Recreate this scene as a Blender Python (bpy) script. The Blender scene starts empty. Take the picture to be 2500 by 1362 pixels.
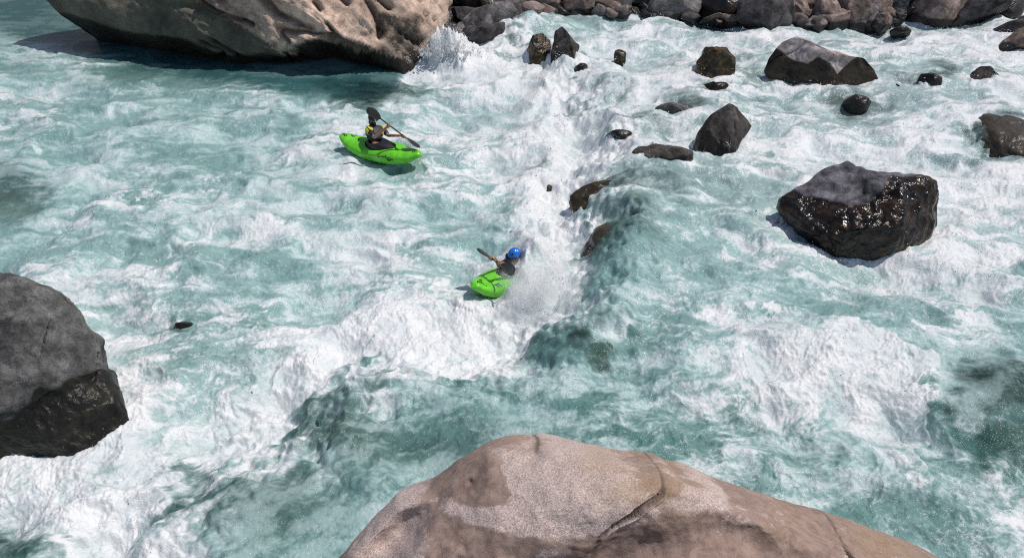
import bpy, math, random
import numpy as np
from mathutils import Vector, Matrix

rng = np.random.default_rng(7)
random.seed(7)
SC = bpy.context.scene
COL = SC.collection
R = math.radians

# ------------------------------------------------------------------ camera
CAM_H, PITCH, FPX = 8.0, 35.0, 1888.0
CX, CY = 1250.0, 681.0
CAM = np.array([0.0, 0.0, CAM_H])
FW = np.array([0.0, math.cos(R(PITCH)), -math.sin(R(PITCH))])
UP = np.array([0.0, math.sin(R(PITCH)), math.cos(R(PITCH))])
RT = np.array([1.0, 0.0, 0.0])
cd = bpy.data.cameras.new("camera")
cam = bpy.data.objects.new("camera", cd)
COL.objects.link(cam)
cam.location = CAM
cam.rotation_euler = (R(90 - PITCH), 0, 0)
cd.sensor_width = 36.0
cd.lens = 36.0 * FPX / 2500.0
cd.clip_start, cd.clip_end = 0.1, 500
SC.camera = cam


def ray(px, py):
    return FW + (px - CX) / FPX * RT + (CY - py) / FPX * UP


def at(px, py, D):
    "point on a sight line at forward depth D"
    return CAM + ray(px, py) * D


def ground(px, py, z=0.0):
    d = ray(px, py)
    return CAM + d * ((z - CAM_H) / d[2])


def gdepth(px, py, z=0.0):
    d = ray(px, py)
    return (z - CAM_H) / d[2]


# ------------------------------------------------------------------ light
AZ_X, AZ_Y, ELEV = 0.985, 0.17, 62.0
w = bpy.data.worlds.new("World")
SC.world = w
w.use_nodes = True
nt = w.node_tree
sky = nt.nodes.new("ShaderNodeTexSky")
sky.sky_type = 'NISHITA'
sky.sun_disc = False
sky.sun_elevation = R(ELEV)
sky.sun_rotation = math.atan2(AZ_X, AZ_Y)
nt.links.new(sky.outputs[0], nt.nodes["Background"].inputs[0])
nt.nodes["Background"].inputs[1].default_value = 0.085
sl = bpy.data.lights.new("sun", 'SUN')
sl.energy = 3.3
sl.angle = R(0.5)
sl.color = (1.0, 0.955, 0.90)
so = bpy.data.objects.new("sun", sl)
COL.objects.link(so)
sv = Vector((math.cos(R(ELEV)) * AZ_X, math.cos(R(ELEV)) * AZ_Y, math.sin(R(ELEV))))
so.rotation_euler = sv.to_track_quat('Z', 'Y').to_euler()
so.location = sv * 60
SC.view_settings.view_transform = 'Standard'
SC.view_settings.look = 'None'
SC.view_settings.exposure = 0
SC.view_settings.gamma = 1
SC.cycles.max_bounces = 8
SC.cycles.transparent_max_bounces = 8
SC.cycles.caustics_reflective = False
SC.cycles.caustics_refractive = False
SC.cycles.use_denoising = False
SC.cycles.filter_width = 1.15
SC.cycles.sample_clamp_indirect = 4.0
SC.cycles.sample_clamp_direct = 12.0


# ------------------------------------------------------------------ helpers
def tag(o, label=None, cat=None, group=None, kind=None):
    if label: o["label"] = label
    if cat: o["category"] = cat
    if group: o["group"] = group
    if kind: o["kind"] = kind
    return o


def mesh_obj(name, V, F, mat=None, parent=None, attrs=None, smooth=True, loc=None):
    """V (n,3) array, F list of faces or (m,k) array. loc: origin of the object."""
    V = np.asarray(V, dtype=np.float32)
    if loc is not None:
        V = V - np.asarray(loc, dtype=np.float32)
    me = bpy.data.meshes.new(name)
    if isinstance(F, np.ndarray):
        m, k = F.shape
        me.vertices.add(len(V))
        me.vertices.foreach_set("co", V.ravel())
        me.loops.add(m * k)
        me.loops.foreach_set("vertex_index", F.astype(np.int32).ravel())
        me.polygons.add(m)
        me.polygons.foreach_set("loop_start", np.arange(0, m * k, k, dtype=np.int32))
        me.polygons.foreach_set("loop_total", np.full(m, k, dtype=np.int32))
        me.update(calc_edges=True)
        me.validate()
    else:
        me.from_pydata(V.tolist(), [], [list(f) for f in F])
    if smooth:
        me.polygons.foreach_set("use_smooth", np.ones(len(me.polygons), dtype=bool))
    if attrs:
        for an, av in attrs.items():
            a = me.attributes.new(an, 'FLOAT', 'POINT')
            a.data.foreach_set("value", np.asarray(av, dtype=np.float32))
    if mat: me.materials.append(mat)
    o = bpy.data.objects.new(name, me)
    COL.objects.link(o)
    if loc is not None: o.location = loc
    if parent: o.parent = parent
    return o


def sstep(a, b, x):
    t = np.clip((x - a) / (b - a), 0, 1)
    return t * t * (3 - 2 * t)


_G3 = rng.normal(size=(512, 3)); _G3 /= np.linalg.norm(_G3, axis=1, keepdims=True)
_PM = rng.permutation(512)


def pn3(P):
    P = np.asarray(P, dtype=np.float64)
    I = np.floor(P).astype(np.int64); f = P - I
    u = f * f * f * (f * (f * 6 - 15) + 10)
    def g(dx, dy, dz):
        h = _PM[(_PM[(_PM[(I[:, 0] + dx) & 511] + I[:, 1] + dy) & 511] + I[:, 2] + dz) & 511]
        return (_G3[h] * (f - np.array([dx, dy, dz]))).sum(1)
    def L(a, b, t): return a + (b - a) * t
    x0 = L(L(g(0,0,0), g(1,0,0), u[:,0]), L(g(0,1,0), g(1,1,0), u[:,0]), u[:,1])
    x1 = L(L(g(0,0,1), g(1,0,1), u[:,0]), L(g(0,1,1), g(1,1,1), u[:,0]), u[:,1])
    return L(x0, x1, u[:, 2]) * 1.6


def fbm3(P, oct=5, gain=0.5, ridged=False):
    s = 0; a = 1.0; P = np.asarray(P, dtype=np.float64)
    for i in range(oct):
        n = pn3(P + i * 17.3)
        s = s + a * ((1 - 2 * np.abs(n)) if ridged else n)
        a *= gain; P = P * 2.03
    return s


_ico = {}
def ico(n):
    if n not in _ico:
        import bmesh
        bm = bmesh.new()
        bmesh.ops.create_icosphere(bm, subdivisions=n, radius=1)
        bm.verts.ensure_lookup_table()
        V = np.array([v.co[:] for v in bm.verts]); V /= np.linalg.norm(V, axis=1, keepdims=True)
        F = np.array([[v.index for v in f.verts] for f in bm.faces])
        bm.free(); _ico[n] = (V, F)
    return _ico[n]


def vnormals(V, F):
    a, b, c = V[F[:, 0]], V[F[:, 1]], V[F[:, 2]]
    fn = np.cross(b - a, c - a)
    N = np.zeros_like(V)
    for k in range(3): np.add.at(N, F[:, k], fn)
    return N / (np.linalg.norm(N, axis=1, keepdims=True) + 1e-12)


# ------------------------------------------------------------------ node helper
class NB:
    def __init__(s, name):
        s.mat = bpy.data.materials.new(name); s.mat.use_nodes = True
        s.t = s.mat.node_tree; s.n = s.t.nodes; s.l = s.t.links
        s.bsdf = s.n["Principled BSDF"]; s.out = s.n["Material Output"]
    def node(s, typ, **kw):
        x = s.n.new(typ)
        for k, v in kw.items(): setattr(x, k, v)
        return x
    def put(s, sock, v):
        if isinstance(v, bpy.types.NodeSocket): s.l.new(v, sock)
        elif v is not None:
            if isinstance(v, (tuple, list)) and len(v) == 3 and sock.type == 'RGBA': v = (*v, 1)
            sock.default_value = v
    def math(s, op, a, b=None, clamp=False):
        x = s.node("ShaderNodeMath", operation=op, use_clamp=clamp)
        s.put(x.inputs[0], a)
        if b is not None: s.put(x.inputs[1], b)
        return x.outputs[0]
    def mix(s, f, a, b, blend='MIX'):
        x = s.node("ShaderNodeMix", data_type='RGBA', blend_type=blend)
        s.put(x.inputs[0], f); s.put(x.inputs[6], a); s.put(x.inputs[7], b)
        return x.outputs[2]
    def mapr(s, v, a, b, c=0.0, d=1.0, smooth=True):
        x = s.node("ShaderNodeMapRange", interpolation_type='SMOOTHSTEP' if smooth else 'LINEAR')
        s.put(x.inputs[0], v)
        for i, q in enumerate((a, b, c, d)): s.put(x.inputs[i + 1], q)
        return x.outputs[0]
    def attr(s, name):
        return s.node("ShaderNodeAttribute", attribute_name=name).outputs["Fac"]
    def coord(s, which="Object", scale=None):
        if which == "Position": o = s.node("ShaderNodeNewGeometry").outputs["Position"]
        else: o = s.node("ShaderNodeTexCoord").outputs[which]
        if scale is not None:
            m = s.node("ShaderNodeMapping"); s.l.new(o, m.inputs[0])
            m.inputs["Scale"].default_value = scale; o = m.outputs[0]
        return o
    def noise(s, co, scale, detail=4, rough=0.55, dist=0.0):
        x = s.node("ShaderNodeTexNoise")
        s.put(x.inputs["Vector"], co); x.inputs["Scale"].default_value = scale
        x.inputs["Detail"].default_value = detail; x.inputs["Roughness"].default_value = rough
        x.inputs["Distortion"].default_value = dist
        return x.outputs[0]
    def bump(s, h, strength, dist=0.02):
        x = s.node("ShaderNodeBump"); s.put(x.inputs["Height"], h)
        x.inputs["Strength"].default_value = strength; x.inputs["Distance"].default_value = dist
        s.l.new(x.outputs[0], s.bsdf.inputs["Normal"])
        return x.outputs[0]
    def set(s, **kw):
        for k, v in kw.items(): s.put(s.bsdf.inputs[k.replace("_", " ")], v)


def plain(name, col, rough=0.5, spec=0.5, var=0.15, scale=30.0):
    b = NB(name)
    n = b.noise(b.coord("Object"), scale, 3)
    c = b.mix(b.mapr(n, .3, .7), tuple(x * (1 - var) for x in col), tuple(min(1, x * (1 + var)) for x in col))
    b.set(Base_Color=c, Roughness=rough, Specular_IOR_Level=spec)
    return b.mat


def rock_mat(name, light, dark, stain, wetcol, moss=(0.05, 0.05, 0.02), moss_amt=0.3, grain=60.0,
             grain_amt=0.35, stain_bias=0.5, bump=0.35, streak=None, wet_rough=0.33):
    b = NB(name)
    co = b.coord("Object")
    sc = b.coord("Object", streak) if streak else co
    big = b.noise(sc, 1.3, 6, .6, .4)
    mid = b.noise(sc, 5.0, 8, .70, .5)
    fine = b.noise(co, grain, 3, .7)
    blot = b.noise(b.coord("Object", (1, 1, 2.2)), 3.1, 7, .68, 1.0)
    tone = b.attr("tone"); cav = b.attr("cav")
    c = b.mix(b.mapr(b.math('ADD', b.math('MULTIPLY', big, .5), b.math('MULTIPLY', mid, .5)), .40, .60), dark, light)
    st = b.mapr(b.math('ADD', tone, b.math('MULTIPLY', b.math('SUBTRACT', blot, .5), 1.6)), stain_bias - .12, stain_bias + .16)
    c = b.mix(st, c, stain)
    g = b.math('MULTIPLY', b.mapr(fine, .35, .65, 1 - grain_amt, 1 + grain_amt, False), b.mapr(mid, .3, .7, .72, 1.25, False))
    gm = b.node("ShaderNodeCombineColor")
    for i in range(3): b.l.new(g, gm.inputs[i])
    c = b.mix(1.0, c, gm.outputs[0], 'MULTIPLY')
    wet = b.mapr(b.math('ADD', b.attr("wet"), b.math('MULTIPLY', b.math('SUBTRACT', mid, .5), .9)), .28, .72)
    mo = b.math('MULTIPLY', b.mapr(blot, .47, .60), moss_amt)
    wc = b.mix(mo, b.mix(b.mapr(mid, .35, .65), tuple(x * .5 for x in wetcol), wetcol), moss)
    c = b.mix(wet, c, wc)
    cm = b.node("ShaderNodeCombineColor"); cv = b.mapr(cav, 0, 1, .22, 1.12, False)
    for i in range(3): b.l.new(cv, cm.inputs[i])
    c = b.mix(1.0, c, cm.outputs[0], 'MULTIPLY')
    b.set(Base_Color=c, Roughness=b.mapr(wet, 0, 1, .88, wet_rough, False), Specular_IOR_Level=b.mapr(wet, 0, 1, .25, .32, False))
    dry = b.math('SUBTRACT', 1.0, wet)
    h = b.math('ADD', b.math('MULTIPLY', b.math('ADD', b.math('MULTIPLY', mid, .85), b.math('MULTIPLY', fine, .2)), dry), b.math('MULTIPLY', b.math('MULTIPLY', b.noise(co, 8.5, 2.5, .55, .6), wet), .6))
    b.bump(h, bump, 0.13)
    return b.mat


# ------------------------------------------------------------------ spectral noise maps (world-fixed, 0.02 m cells)
NT, LT = 2048, 46.0
_k = np.fft.fftfreq(NT, LT / NT)
_kx, _ky = np.meshgrid(_k, _k[: ], indexing='xy')


def spec_tex(seed, lmax, lmin, slope, anis=1.0):
    g = np.random.default_rng(seed)
    W = np.fft.rfft2(g.normal(size=(NT, NT)).astype(np.float32))
    kx = np.abs(np.fft.rfftfreq(NT, LT / NT))[None, :] * anis
    ky = np.fft.fftfreq(NT, LT / NT)[:, None]
    k = np.sqrt(kx ** 2 + ky ** 2) + 1e-6
    A = k ** (-slope) * np.exp(-(k * lmin) ** 2 * 0.5) * (1 - np.exp(-(k * lmax) ** 2 * 0.7))
    t = np.fft.irfft2(W * A, s=(NT, NT)).astype(np.float32)
    return (t - t.mean()) / t.std()


def samp(T, x, y):
    fx = (x / LT * NT) % NT; fy = (y / LT * NT) % NT
    ix = np.floor(fx).astype(np.int32); iy = np.floor(fy).astype(np.int32)
    tx = (fx - ix).astype(np.float32); ty = (fy - iy).astype(np.float32)
    ix %= NT; iy %= NT; jx = (ix + 1) % NT; jy = (iy + 1) % NT
    return (T[iy, ix] * (1 - tx) + T[iy, jx] * tx) * (1 - ty) + (T[jy, ix] * (1 - tx) + T[jy, jx] * tx) * ty


def uni(n):  # normal -> uniform
    return 1 / (1 + np.exp(-1.702 * n))

#@@WATER
# ------------------------------------------------------------------ water surface
# survey grid of the river: how much of the surface is foam (0 clear .. 1 white), at the spots seen from the bank
FOAM = np.array([
 [0,0,0,0,0,0,0,0,.2,.3,.3,.2,.3,.3,.3,.3,.3,.4,.5,.6,.7],
 [.10,.2,.1,.02,0,0,0,.1,.75,.9,.6,.6,.7,.7,.7,.5,.6,.6,.6,.7,.7],
 [.42,.45,.40,.33,.35,.38,.42,.48,.62,.76,.82,.8,.8,.75,.6,.4,.5,.65,.6,.6,.6],
 [.38,.33,.36,.3,.3,.36,.38,.5,.6,.65,.72,.85,.8,.7,.6,.7,.7,.75,.75,.55,.3],
 [.1,.28,.46,.4,.46,.40,.3,.42,.48,.58,.65,.75,.9,.28,.5,.6,.7,.8,.85,.8,.8],
 [.25,.36,.40,.45,.5,.46,.5,.5,.4,.42,.55,.7,.78,.36,.4,.6,.7,.8,.8,.8,.75],
 [.5,.6,.6,.68,.48,.3,.36,.48,.6,.65,.72,.85,.42,.45,.5,.7,.6,.7,.7,.7,.65],
 [.5,.6,.78,.7,.45,.42,.6,.7,.76,.82,.92,.85,.35,.42,.45,.42,.38,.55,.55,.5,.45],
 [.5,.6,.7,.6,.6,.76,.78,.68,.5,.8,.9,.42,.3,.38,.55,.62,.8,.8,.55,.25,.25],
 [.5,.6,.75,.75,.75,.88,.4,.15,.08,.12,.18,.22,.28,.48,.52,.58,.7,.85,.55,.08,.12],
 [.7,.8,.75,.7,.88,.5,.12,.16,.18,.22,.2,.2,.3,.33,.42,.36,.42,.6,.6,.45,.45],
 [.75,.7,.65,.8,.3,.08,.1,.18,.22,.2,.2,.2,.3,.3,.36,.42,.46,.36,.45,.5,.55],
 [.1,.2,.4,.88,.15,.05,.08,.18,.2,.2,.2,.3,.4,.4,.4,.4,.4,.4,.4,.5,.55]], dtype=np.float32)


def grid_lookup(G, px, py):
    ny, nx = G.shape
    fx = np.clip(px / 2500 * (nx - 1), 0, nx - 1.001); fy = np.clip(py / 1362 * (ny - 1), 0, ny - 1.001)
    ix = fx.astype(int); iy = fy.astype(int); tx = fx - ix; ty = fy - iy
    tx = tx * tx * (3 - 2 * tx); ty = ty * ty * (3 - 2 * ty)
    return (G[iy, ix] * (1 - tx) + G[iy, ix + 1] * tx) * (1 - ty) + (G[iy + 1, ix] * (1 - tx) + G[iy + 1, ix + 1] * tx) * ty


def survey(x, y):
    "survey coordinates of a spot on the river"
    d = np.stack([x - CAM[0], y - CAM[1], np.full_like(x, -CAM_H)], -1)
    D = d @ FW
    return CX + FPX * (d @ RT) / D, CY - FPX * (d @ UP) / D


def polydist(px, py, pts):
    "distance to a polyline and the side (+ left of travel in y-down survey axes)"
    best = np.full(px.shape, 1e9); side = np.zeros(px.shape)
    for (x0, y0), (x1, y1) in zip(pts[:-1], pts[1:]):
        dx, dy = x1 - x0, y1 - y0; L2 = dx * dx + dy * dy
        t = np.clip(((px - x0) * dx + (py - y0) * dy) / L2, 0, 1)
        ex = px - (x0 + t * dx); ey = py - (y0 + t * dy)
        d = np.hypot(ex, ey); m = d < best
        best[m] = d[m]; side[m] = np.sign(dx * ey - dy * ex)[m]
    return best, side


# broad relief of the river: swells, pour-overs and holes (x, y, rx, ry, height in m)
RELIEF = [
 (1600, 470, 150, 50, .20), (1560, 560, 120, 36, .20), (1540, 650, 110, 50, .20), (1720, 300, 120, 40, .14),
 (1600, 440, 60, 16, .10), (1250, 740, 150, 60, -.06), (1180, 860, 170, 60, -.18), (1340, 620, 70, 80, .12),
 (1300, 90, 130, 40, .45), (1220, 115, 80, 30, .30), (1080, 125, 70, 28, .35), (1400, 190, 60, 40, -.15),
 (2300, 230, 200, 60, .15), (2440, 330, 110, 60, .25), (2390, 1000, 120, 90, .22), (1455, 880, 60, 36, .14),
 (850, 1010, 130, 110, .22), (520, 1230, 170, 120, .18), (700, 640, 260, 26, .16), (700, 530, 300, 18, .10),
 (500, 440, 260, 18, .12), (1000, 480, 200, 20, .12), (330, 770, 150, 40, -.12), (700, 1000, 60, 90, -.16),
 (480, 1180, 60, 120, -.14), (2080, 880, 160, 90, .22), (2250, 1060, 60, 120, .12), (1900, 860, 100, 40, .12),
 (1360, 190, 60, 50, .1), (1325, 668, 60, 45, .36), (1275, 716, 36, 14, .10), (1310, 640, 50, 26, .34), (1500, 210, 200, 40, .12), (950, 330, 120, 20, -.04), (2070, 640, 260, 60, -.10),
 (150, 300, 200, 20, .1), (350, 260, 220, 14, .1), (200, 400, 200, 16, .1), (1750, 190, 60, 24, .12), (1790, 600, 160, 30, .12),
]
# the ledge the river pours over: everything right of and below this line stands higher (x, y, step in m)
LEDGE = [(1180, 60, .25), (1330, 150, .25), (1440, 250, .30), (1470, 340, .36), (1452, 450, .44), (1442, 560, .52), (1425, 660, .54), (1385, 760, .50), (1320, 845, .42), (1255, 900, .38), (1180, 922, .34),
         (1090, 905, .30), (1010, 872, .28), (940, 890, .30), (850, 940, .34), (765, 1000, .34), (690, 1090, .34), (600, 1140, .32), (505, 1215, .32), (430, 1310, .32), (380, 1440, .32), (330, 1600, .3)]


def relief_np(px, py, x=None, y=None):
    px = np.asarray(px, float); py = np.asarray(py, float)
    if x is None:
        den = FW[2] + (CY - py) / FPX * UP[2]
        D = -CAM_H / den; x = (px - CX) / FPX * D; y = D * FW[1] + (CY - py) / FPX * UP[1] * D
    h = np.zeros_like(px)
    for cx_, cy_, rx, ry, a_ in RELIEF:
        h += a_ * np.exp(-((px - cx_) / rx) ** 2 - ((py - cy_) / ry) ** 2)
    W = [ground(a_, b_)[:2] for a_, b_, _ in LEDGE]
    best = np.full(px.shape, 1e9); side = np.ones(px.shape); amp = np.full(px.shape, .3)
    for i in range(len(W) - 1):
        (x0, y0), (x1, y1) = W[i], W[i + 1]
        dx, dy = x1 - x0, y1 - y0
        t = np.clip(((x - x0) * dx + (y - y0) * dy) / (dx * dx + dy * dy), 0, 1)
        ex = x - (x0 + t * dx); ey = y - (y0 + t * dy); d = np.hypot(ex, ey); m = d < best
        best = np.where(m, d, best)
        side = np.where(m, np.sign(dy * ex - dx * ey), side)     # + on the high side
        amp = np.where(m, LEDGE[i][2] * (1 - t) + LEDGE[i + 1][2] * t, amp)
    sd = best * -side
    # rounded lip, steep face, trough at the foot that rises again into the pile of foam
    h += amp * sstep(-.60, .95, sd) + .12 * amp / .4 * np.exp(-((sd - .75) / .45) ** 2) - .30 * amp * np.exp(-((sd + .55) / .4) ** 2) + .22 * amp * np.exp(-((sd + 1.5) / .55) ** 2)
    h -= .14 * sstep(2.0, 7.0, sd) * (amp / .4)
    return h - .12, sd, amp


# spots of thin clear water over dark stones (x, y, rx, ry, amount)
CLEAR = [
 (560, 1240, 210, 110, .60), (820, 1060, 120, 120, .62), (850, 960, 60, 70, .55), (60, 1330, 190, 55, .65), (2400, 1000, 120, 90, 1.0),
 (2480, 1130, 90, 60, .6), (1455, 884, 42, 26, .9), (10, 460, 80, 70, .7), (2450, 345, 85, 45, .9), (1540, 490, 120, 26, .65),
 (1500, 570, 90, 22, .5), (1560, 640, 60, 50, .5), (1500, 640, 60, 45, .75), (1330, 420, 60, 22, .7), (1410, 200, 22, 70, .7), (1590, 335, 60, 18, .6),
 (1650, 260, 60, 26, .7), (1740, 235, 70, 16, .7), (2090, 260, 70, 24, .6), (940, 215, 130, 30, .8), (400, 170, 220, 40, .3),
 (450, 790, 50, 16, .7), (1300, 870, 70, 22, .25), (1380, 800, 30, 70, .2), (1230, 130, 90, 22, .7), (1030, 1130, 180, 90, .45),
 (1360, 405, 60, 24, .6), (1000, 935, 60, 30, .5), (2270, 190, 50, 34, .6), (1830, 190, 40, 40, .4), (1450, 235, 60, 20, .3),
]
# foam fronts: polyline, gain on its left side, loss on its right, width (survey units)
FRONTS = [
 ([(1010, 845), (950, 880), (850, 925), (765, 985), (690, 1080), (600, 1125), (500, 1205), (430, 1300), (390, 1400)], .50, .4, 75, -1),
 ([(1450, 560), (1432, 640), (1425, 745), (1340, 830), (1260, 905), (1180, 928), (1060, 895), (960, 850)], .4, .45, 60, 1),
 ([(1830, 800), (1960, 815), (2080, 830), (2200, 900), (2240, 1000), (2235, 1100)], .22, .2, 90, 1),
]
# flow: broad downstream heading used to draw the foam out into streaks
STUMPS = []   # filled with (x, y, radius) of rocks standing in the river


def flow(px, py):
    vx = np.full_like(px, -1.0); vy = np.zeros_like(px)
    k = sstep(700, 1200, py) * sstep(1500, 500, px)
    vx = vx * (1 - .3 * k); vy = vy - 1.0 * k
    k2 = np.exp(-((px - 1400) / 260) ** 2 - ((py - 560) / 260) ** 2)
    vy = vy - .7 * k2
    k3 = sstep(1500, 2200, px) * sstep(700, 1000, py)
    vy = vy - .5 * k3
    return vx, vy


def build_water():
    ncol, nrow = WATER_RES
    # a fan of rows that gets coarser with distance
    py_rows = np.linspace(-150, 1560, nrow)
    px_cols = np.linspace(-420, 2920, ncol)
    ang = np.radians(PITCH) + np.arctan((py_rows - CY) / FPX)
    gy = CAM_H / np.tan(ang)
    depth = CAM_H * np.sin(np.radians(PITCH)) + gy * math.cos(R(PITCH))
    X = ((px_cols[None, :] - CX) / FPX * depth[:, None]).astype(np.float32)
    Y = np.repeat(gy[:, None], ncol, 1).astype(np.float32)
    sh = X.shape
    x = X.ravel(); y = Y.ravel()
    ox = x + 23.0; oy = y + 1.0
    px, py = survey(x, y)
    px = px.astype(np.float32); py = py.astype(np.float32)
    # slow wander so no survey line stays straight
    wl = spec_tex(1, 6, 1.2, 1.2); ws = spec_tex(2, 1.4, .15, 1.3); ws2 = spec_tex(3, 1.4, .15, 1.3); wl2 = spec_tex(4, 6, 1.2, 1.2)
    a1, a2, b1, b2 = samp(wl, ox, oy), samp(wl2, ox, oy), samp(ws, ox, oy), samp(ws2, ox, oy)
    mpp = 8.0 / np.sin(np.arctan2(8.0, y)) / FPX
    qx = px + (a1 * .22 + b1 * .14) / mpp; qy = py + (a2 * .14 + b2 * .09) / mpp * np.clip(8 / np.hypot(8, y), .3, 1)
    cov = grid_lookup(FOAM, qx, qy)
    clear = np.zeros_like(x)
    for cx_, cy_, rx, ry, am in CLEAR:
        r = ((qx - cx_) / rx) ** 2 + ((qy - cy_) / ry) ** 2
        clear = np.maximum(clear, am * np.exp(-r ** 1.5))
    for pts, gl, ls, wd, sgn in FRONTS:
        d, s = polydist(qx, qy, pts); s = s * sgn
        k = np.exp(-(d / wd) ** 2)
        k2 = np.exp(-(d / (wd * 1.6)) ** 2)
        edge = sstep(-6, 6, d * s)
        cov = cov + (gl * k2) * edge - ls * k * (1 - edge)
    cov = cov * (1 - .75 * clear)
    sx_, sy_ = px + (a1 * .10 + b1 * .05) / mpp, py + (a2 * .06 + b2 * .03) / mpp
    relief, lsd, lamp = relief_np(px, py, x + a1 * .20 + b1 * .09, y + a2 * .20 + b2 * .09)
    relief += .08 * a2 * np.exp(-(lsd / 1.2) ** 2)
    # glassy lip above the drop, boiling white below it
    cov = cov - .10 * np.exp(-((lsd - .45) / .45) ** 2) * (lamp / .4) + .32 * np.exp(-((lsd + .75) / .75) ** 2) * lamp / .4
    ring = np.zeros_like(x)
    for sx, sy, sr in STUMPS:
        d = np.hypot(x - sx, y - sy) - sr
        k = np.exp(-np.abs(d) / .22)
        ring = np.maximum(ring, k)
        relief += .07 * k * uni(a1) * (x > sx - sr)
        relief += .10 * np.exp(-((x - sx - sr * .9) ** 2 + (y - sy) ** 2) / (sr * .8 + .1) ** 2)
    trail = np.zeros_like(x)
    for sx, sy, sr in STUMPS:
        dx = sx - x; k = np.exp(-((y - sy) / (sr * .9 + .15)) ** 2) * sstep(0, .3, dx) * np.exp(-dx / (1.2 + 2 * sr))
        trail = np.maximum(trail, k)
    cov = np.clip(cov + .22 * trail + .28 * ring * (0.55 + .45 * np.tanh(a1 + b1)), .0, 1.0)
    # carry the pattern along eddies
    psi1 = spec_tex(11, 2.6, .45, 2.4); psi2 = spec_tex(12, .7, .14, 2.2)
    hh = LT / NT
    def curl(P):
        return np.gradient(P, hh, axis=0), -np.gradient(P, hh, axis=1)
    u1, v1 = curl(psi1); u2, v2 = curl(psi2)
    s1 = u1.std(); s2 = u2.std()
    u1 /= s1; v1 /= s1; u2 /= s2; v2 /= s2
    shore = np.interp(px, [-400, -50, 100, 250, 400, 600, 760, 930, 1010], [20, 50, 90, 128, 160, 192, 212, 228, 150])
    lee_shade = sstep(-14, 30, qy - shore) + sstep(960, 1010, px) * (px > 960)
    lee_shade = np.clip(lee_shade, 0, 1)  # low beside the slab: calm water, also the mask of its painted shade
    cov = np.clip(.475 + .05 * sstep(1100, 1600, px) * sstep(760, 560, py) + (cov - .5) * 1.25, 0, 1) * lee_shade
    turb = .55 + .45 * cov
    fx_, fy_ = flow(px, py)
    qx1, qy1 = ox.copy(), oy.copy()
    for i in range(7):
        du = samp(u1, qx1, qy1) * .042 + samp(u2, qx1, qy1) * .006
        dv = samp(v1, qx1, qy1) * .030 + samp(v2, qx1, qy1) * .005
        qx1 = qx1 - du * turb; qy1 = qy1 - dv * turb
    # foam density pattern
    FA = spec_tex(21, 2.6, .04, 1.75, anis=1.5); FB = spec_tex(22, .8, .025, 1.5, anis=1.6)
    FC = spec_tex(23, .24, .02, 1.0, anis=1.25)
    qx2, qy2 = ox * .72 + qx1 * .28, oy * .72 + qy1 * .28
    FS = spec_tex(25, 1.1, .02, 1.5, anis=3.2)
    r2 = math.sqrt(.5)
    kd = np.clip(-fy_ / 1.0, 0, 1)
    sx1, sy1 = ox * .6 + qx1 * .4, oy * .6 + qy1 * .4
    fs = samp(FS, sx1, sy1) * (1 - kd) + samp(FS, (sx1 + sy1) * r2, (sy1 - sx1) * r2) * kd
    fs /= fs.std()
    FL = spec_tex(24, 5.0, .30, 2.2, anis=1.5)
    fl = samp(FL, qx1, qy1)
    fa = samp(FA, qx1, qy1); fb = samp(FB, (qx1 + qx2) / 2, (qy1 + qy2) / 2); fc = samp(FC, qx2, qy2)
    lace = 1 - 2.0 * np.abs(samp(FB, qx1 * .35 + ox * .4 + 3, qy1 * .35 + oy * .4 + 7) + .18 * fc)     # thin bright lines
    # waves: sharp-crested chop, stretched across the flow
    WA = spec_tex(31, 3.0, .50, 2.7, anis=1.15); WB = spec_tex(32, 1.0, .18, 2.3, anis=1.2); WC = spec_tex(33, .36, .06, 1.5); WD = spec_tex(34, .15, .028, 1.2)
    def ridge(n, s=.10): return 1.0 - 1.35 * np.sqrt(n * n + s)
    ra = ridge(samp(WA, qx2, qy2)); rb = ridge(samp(WB, qx2, qy2), .06); rc = ridge(samp(WC, qx2, qy2), .06); rd = samp(WD, qx2, qy2)
    calm = sstep(.02, .42, cov)
    rough = (.35 + .75 * calm) * (.45 + .55 * lee_shade)
    calm2 = 1 - .8 * np.exp(-((px - 60) / 260) ** 2 - ((py - 60) / 60) ** 2)
    lump = np.abs(samp(WC, qx2 * 1.3 + 5, qy2 * 1.3)) ; lump2 = np.abs(samp(WD, qx2 * .8 + 9, qy2 * .8))
    near = np.clip(1.3 - y / 30, .25, 1)
    # foam amount
    n = .62 * fl + .36 * fa + .24 * fb + .72 * fs + .30 * fc + .20 * (ra - .1) + .14 * (rb - .1) + .06 * rc
    n = n / n.std()
    u = uni(n)
    foam = sstep(1 - cov - .52, 1 - cov + .52, u)
    film = (.25 + .75 * lee_shade) * sstep(1 - cov * 1.1 - .75, 1 - cov + .25, u)                # bubbles in the water under and round the foam
    lacef = sstep(.15, 1.0, lace) * sstep(.08, .40, cov + .25 * uni(fa)) * .62
    foam = np.clip(np.maximum(foam, lacef * (1 - .2 * clear)), 0, 1)
    foam *= sstep(-.02, .10, cov) * (.52 + .48 * sstep(.25, .72, cov + .12 * a1))
    calm2 = calm2 * (1 - .55 * np.exp(-((lsd - .2) / .75) ** 2))
    H = relief + calm2 * rough * (.135 * ra + .030 * rb) + calm2 * (.55 + .45 * calm) * (.0065 * rc) * near + .0028 * rd * calm2 * near
    H += foam * (1 - .5 * np.exp(-((lsd - .2) / .7) ** 2)) * (.011 * (lump - .6) + .006 * (lump2 - .6)) * (.4 + .6 * cov) * near
    # the bursting wave by the slab and the hole round the second boat stand up in ragged tongues
    fbs = samp(WB, qx2 + 4, qy2 + 4)
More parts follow.
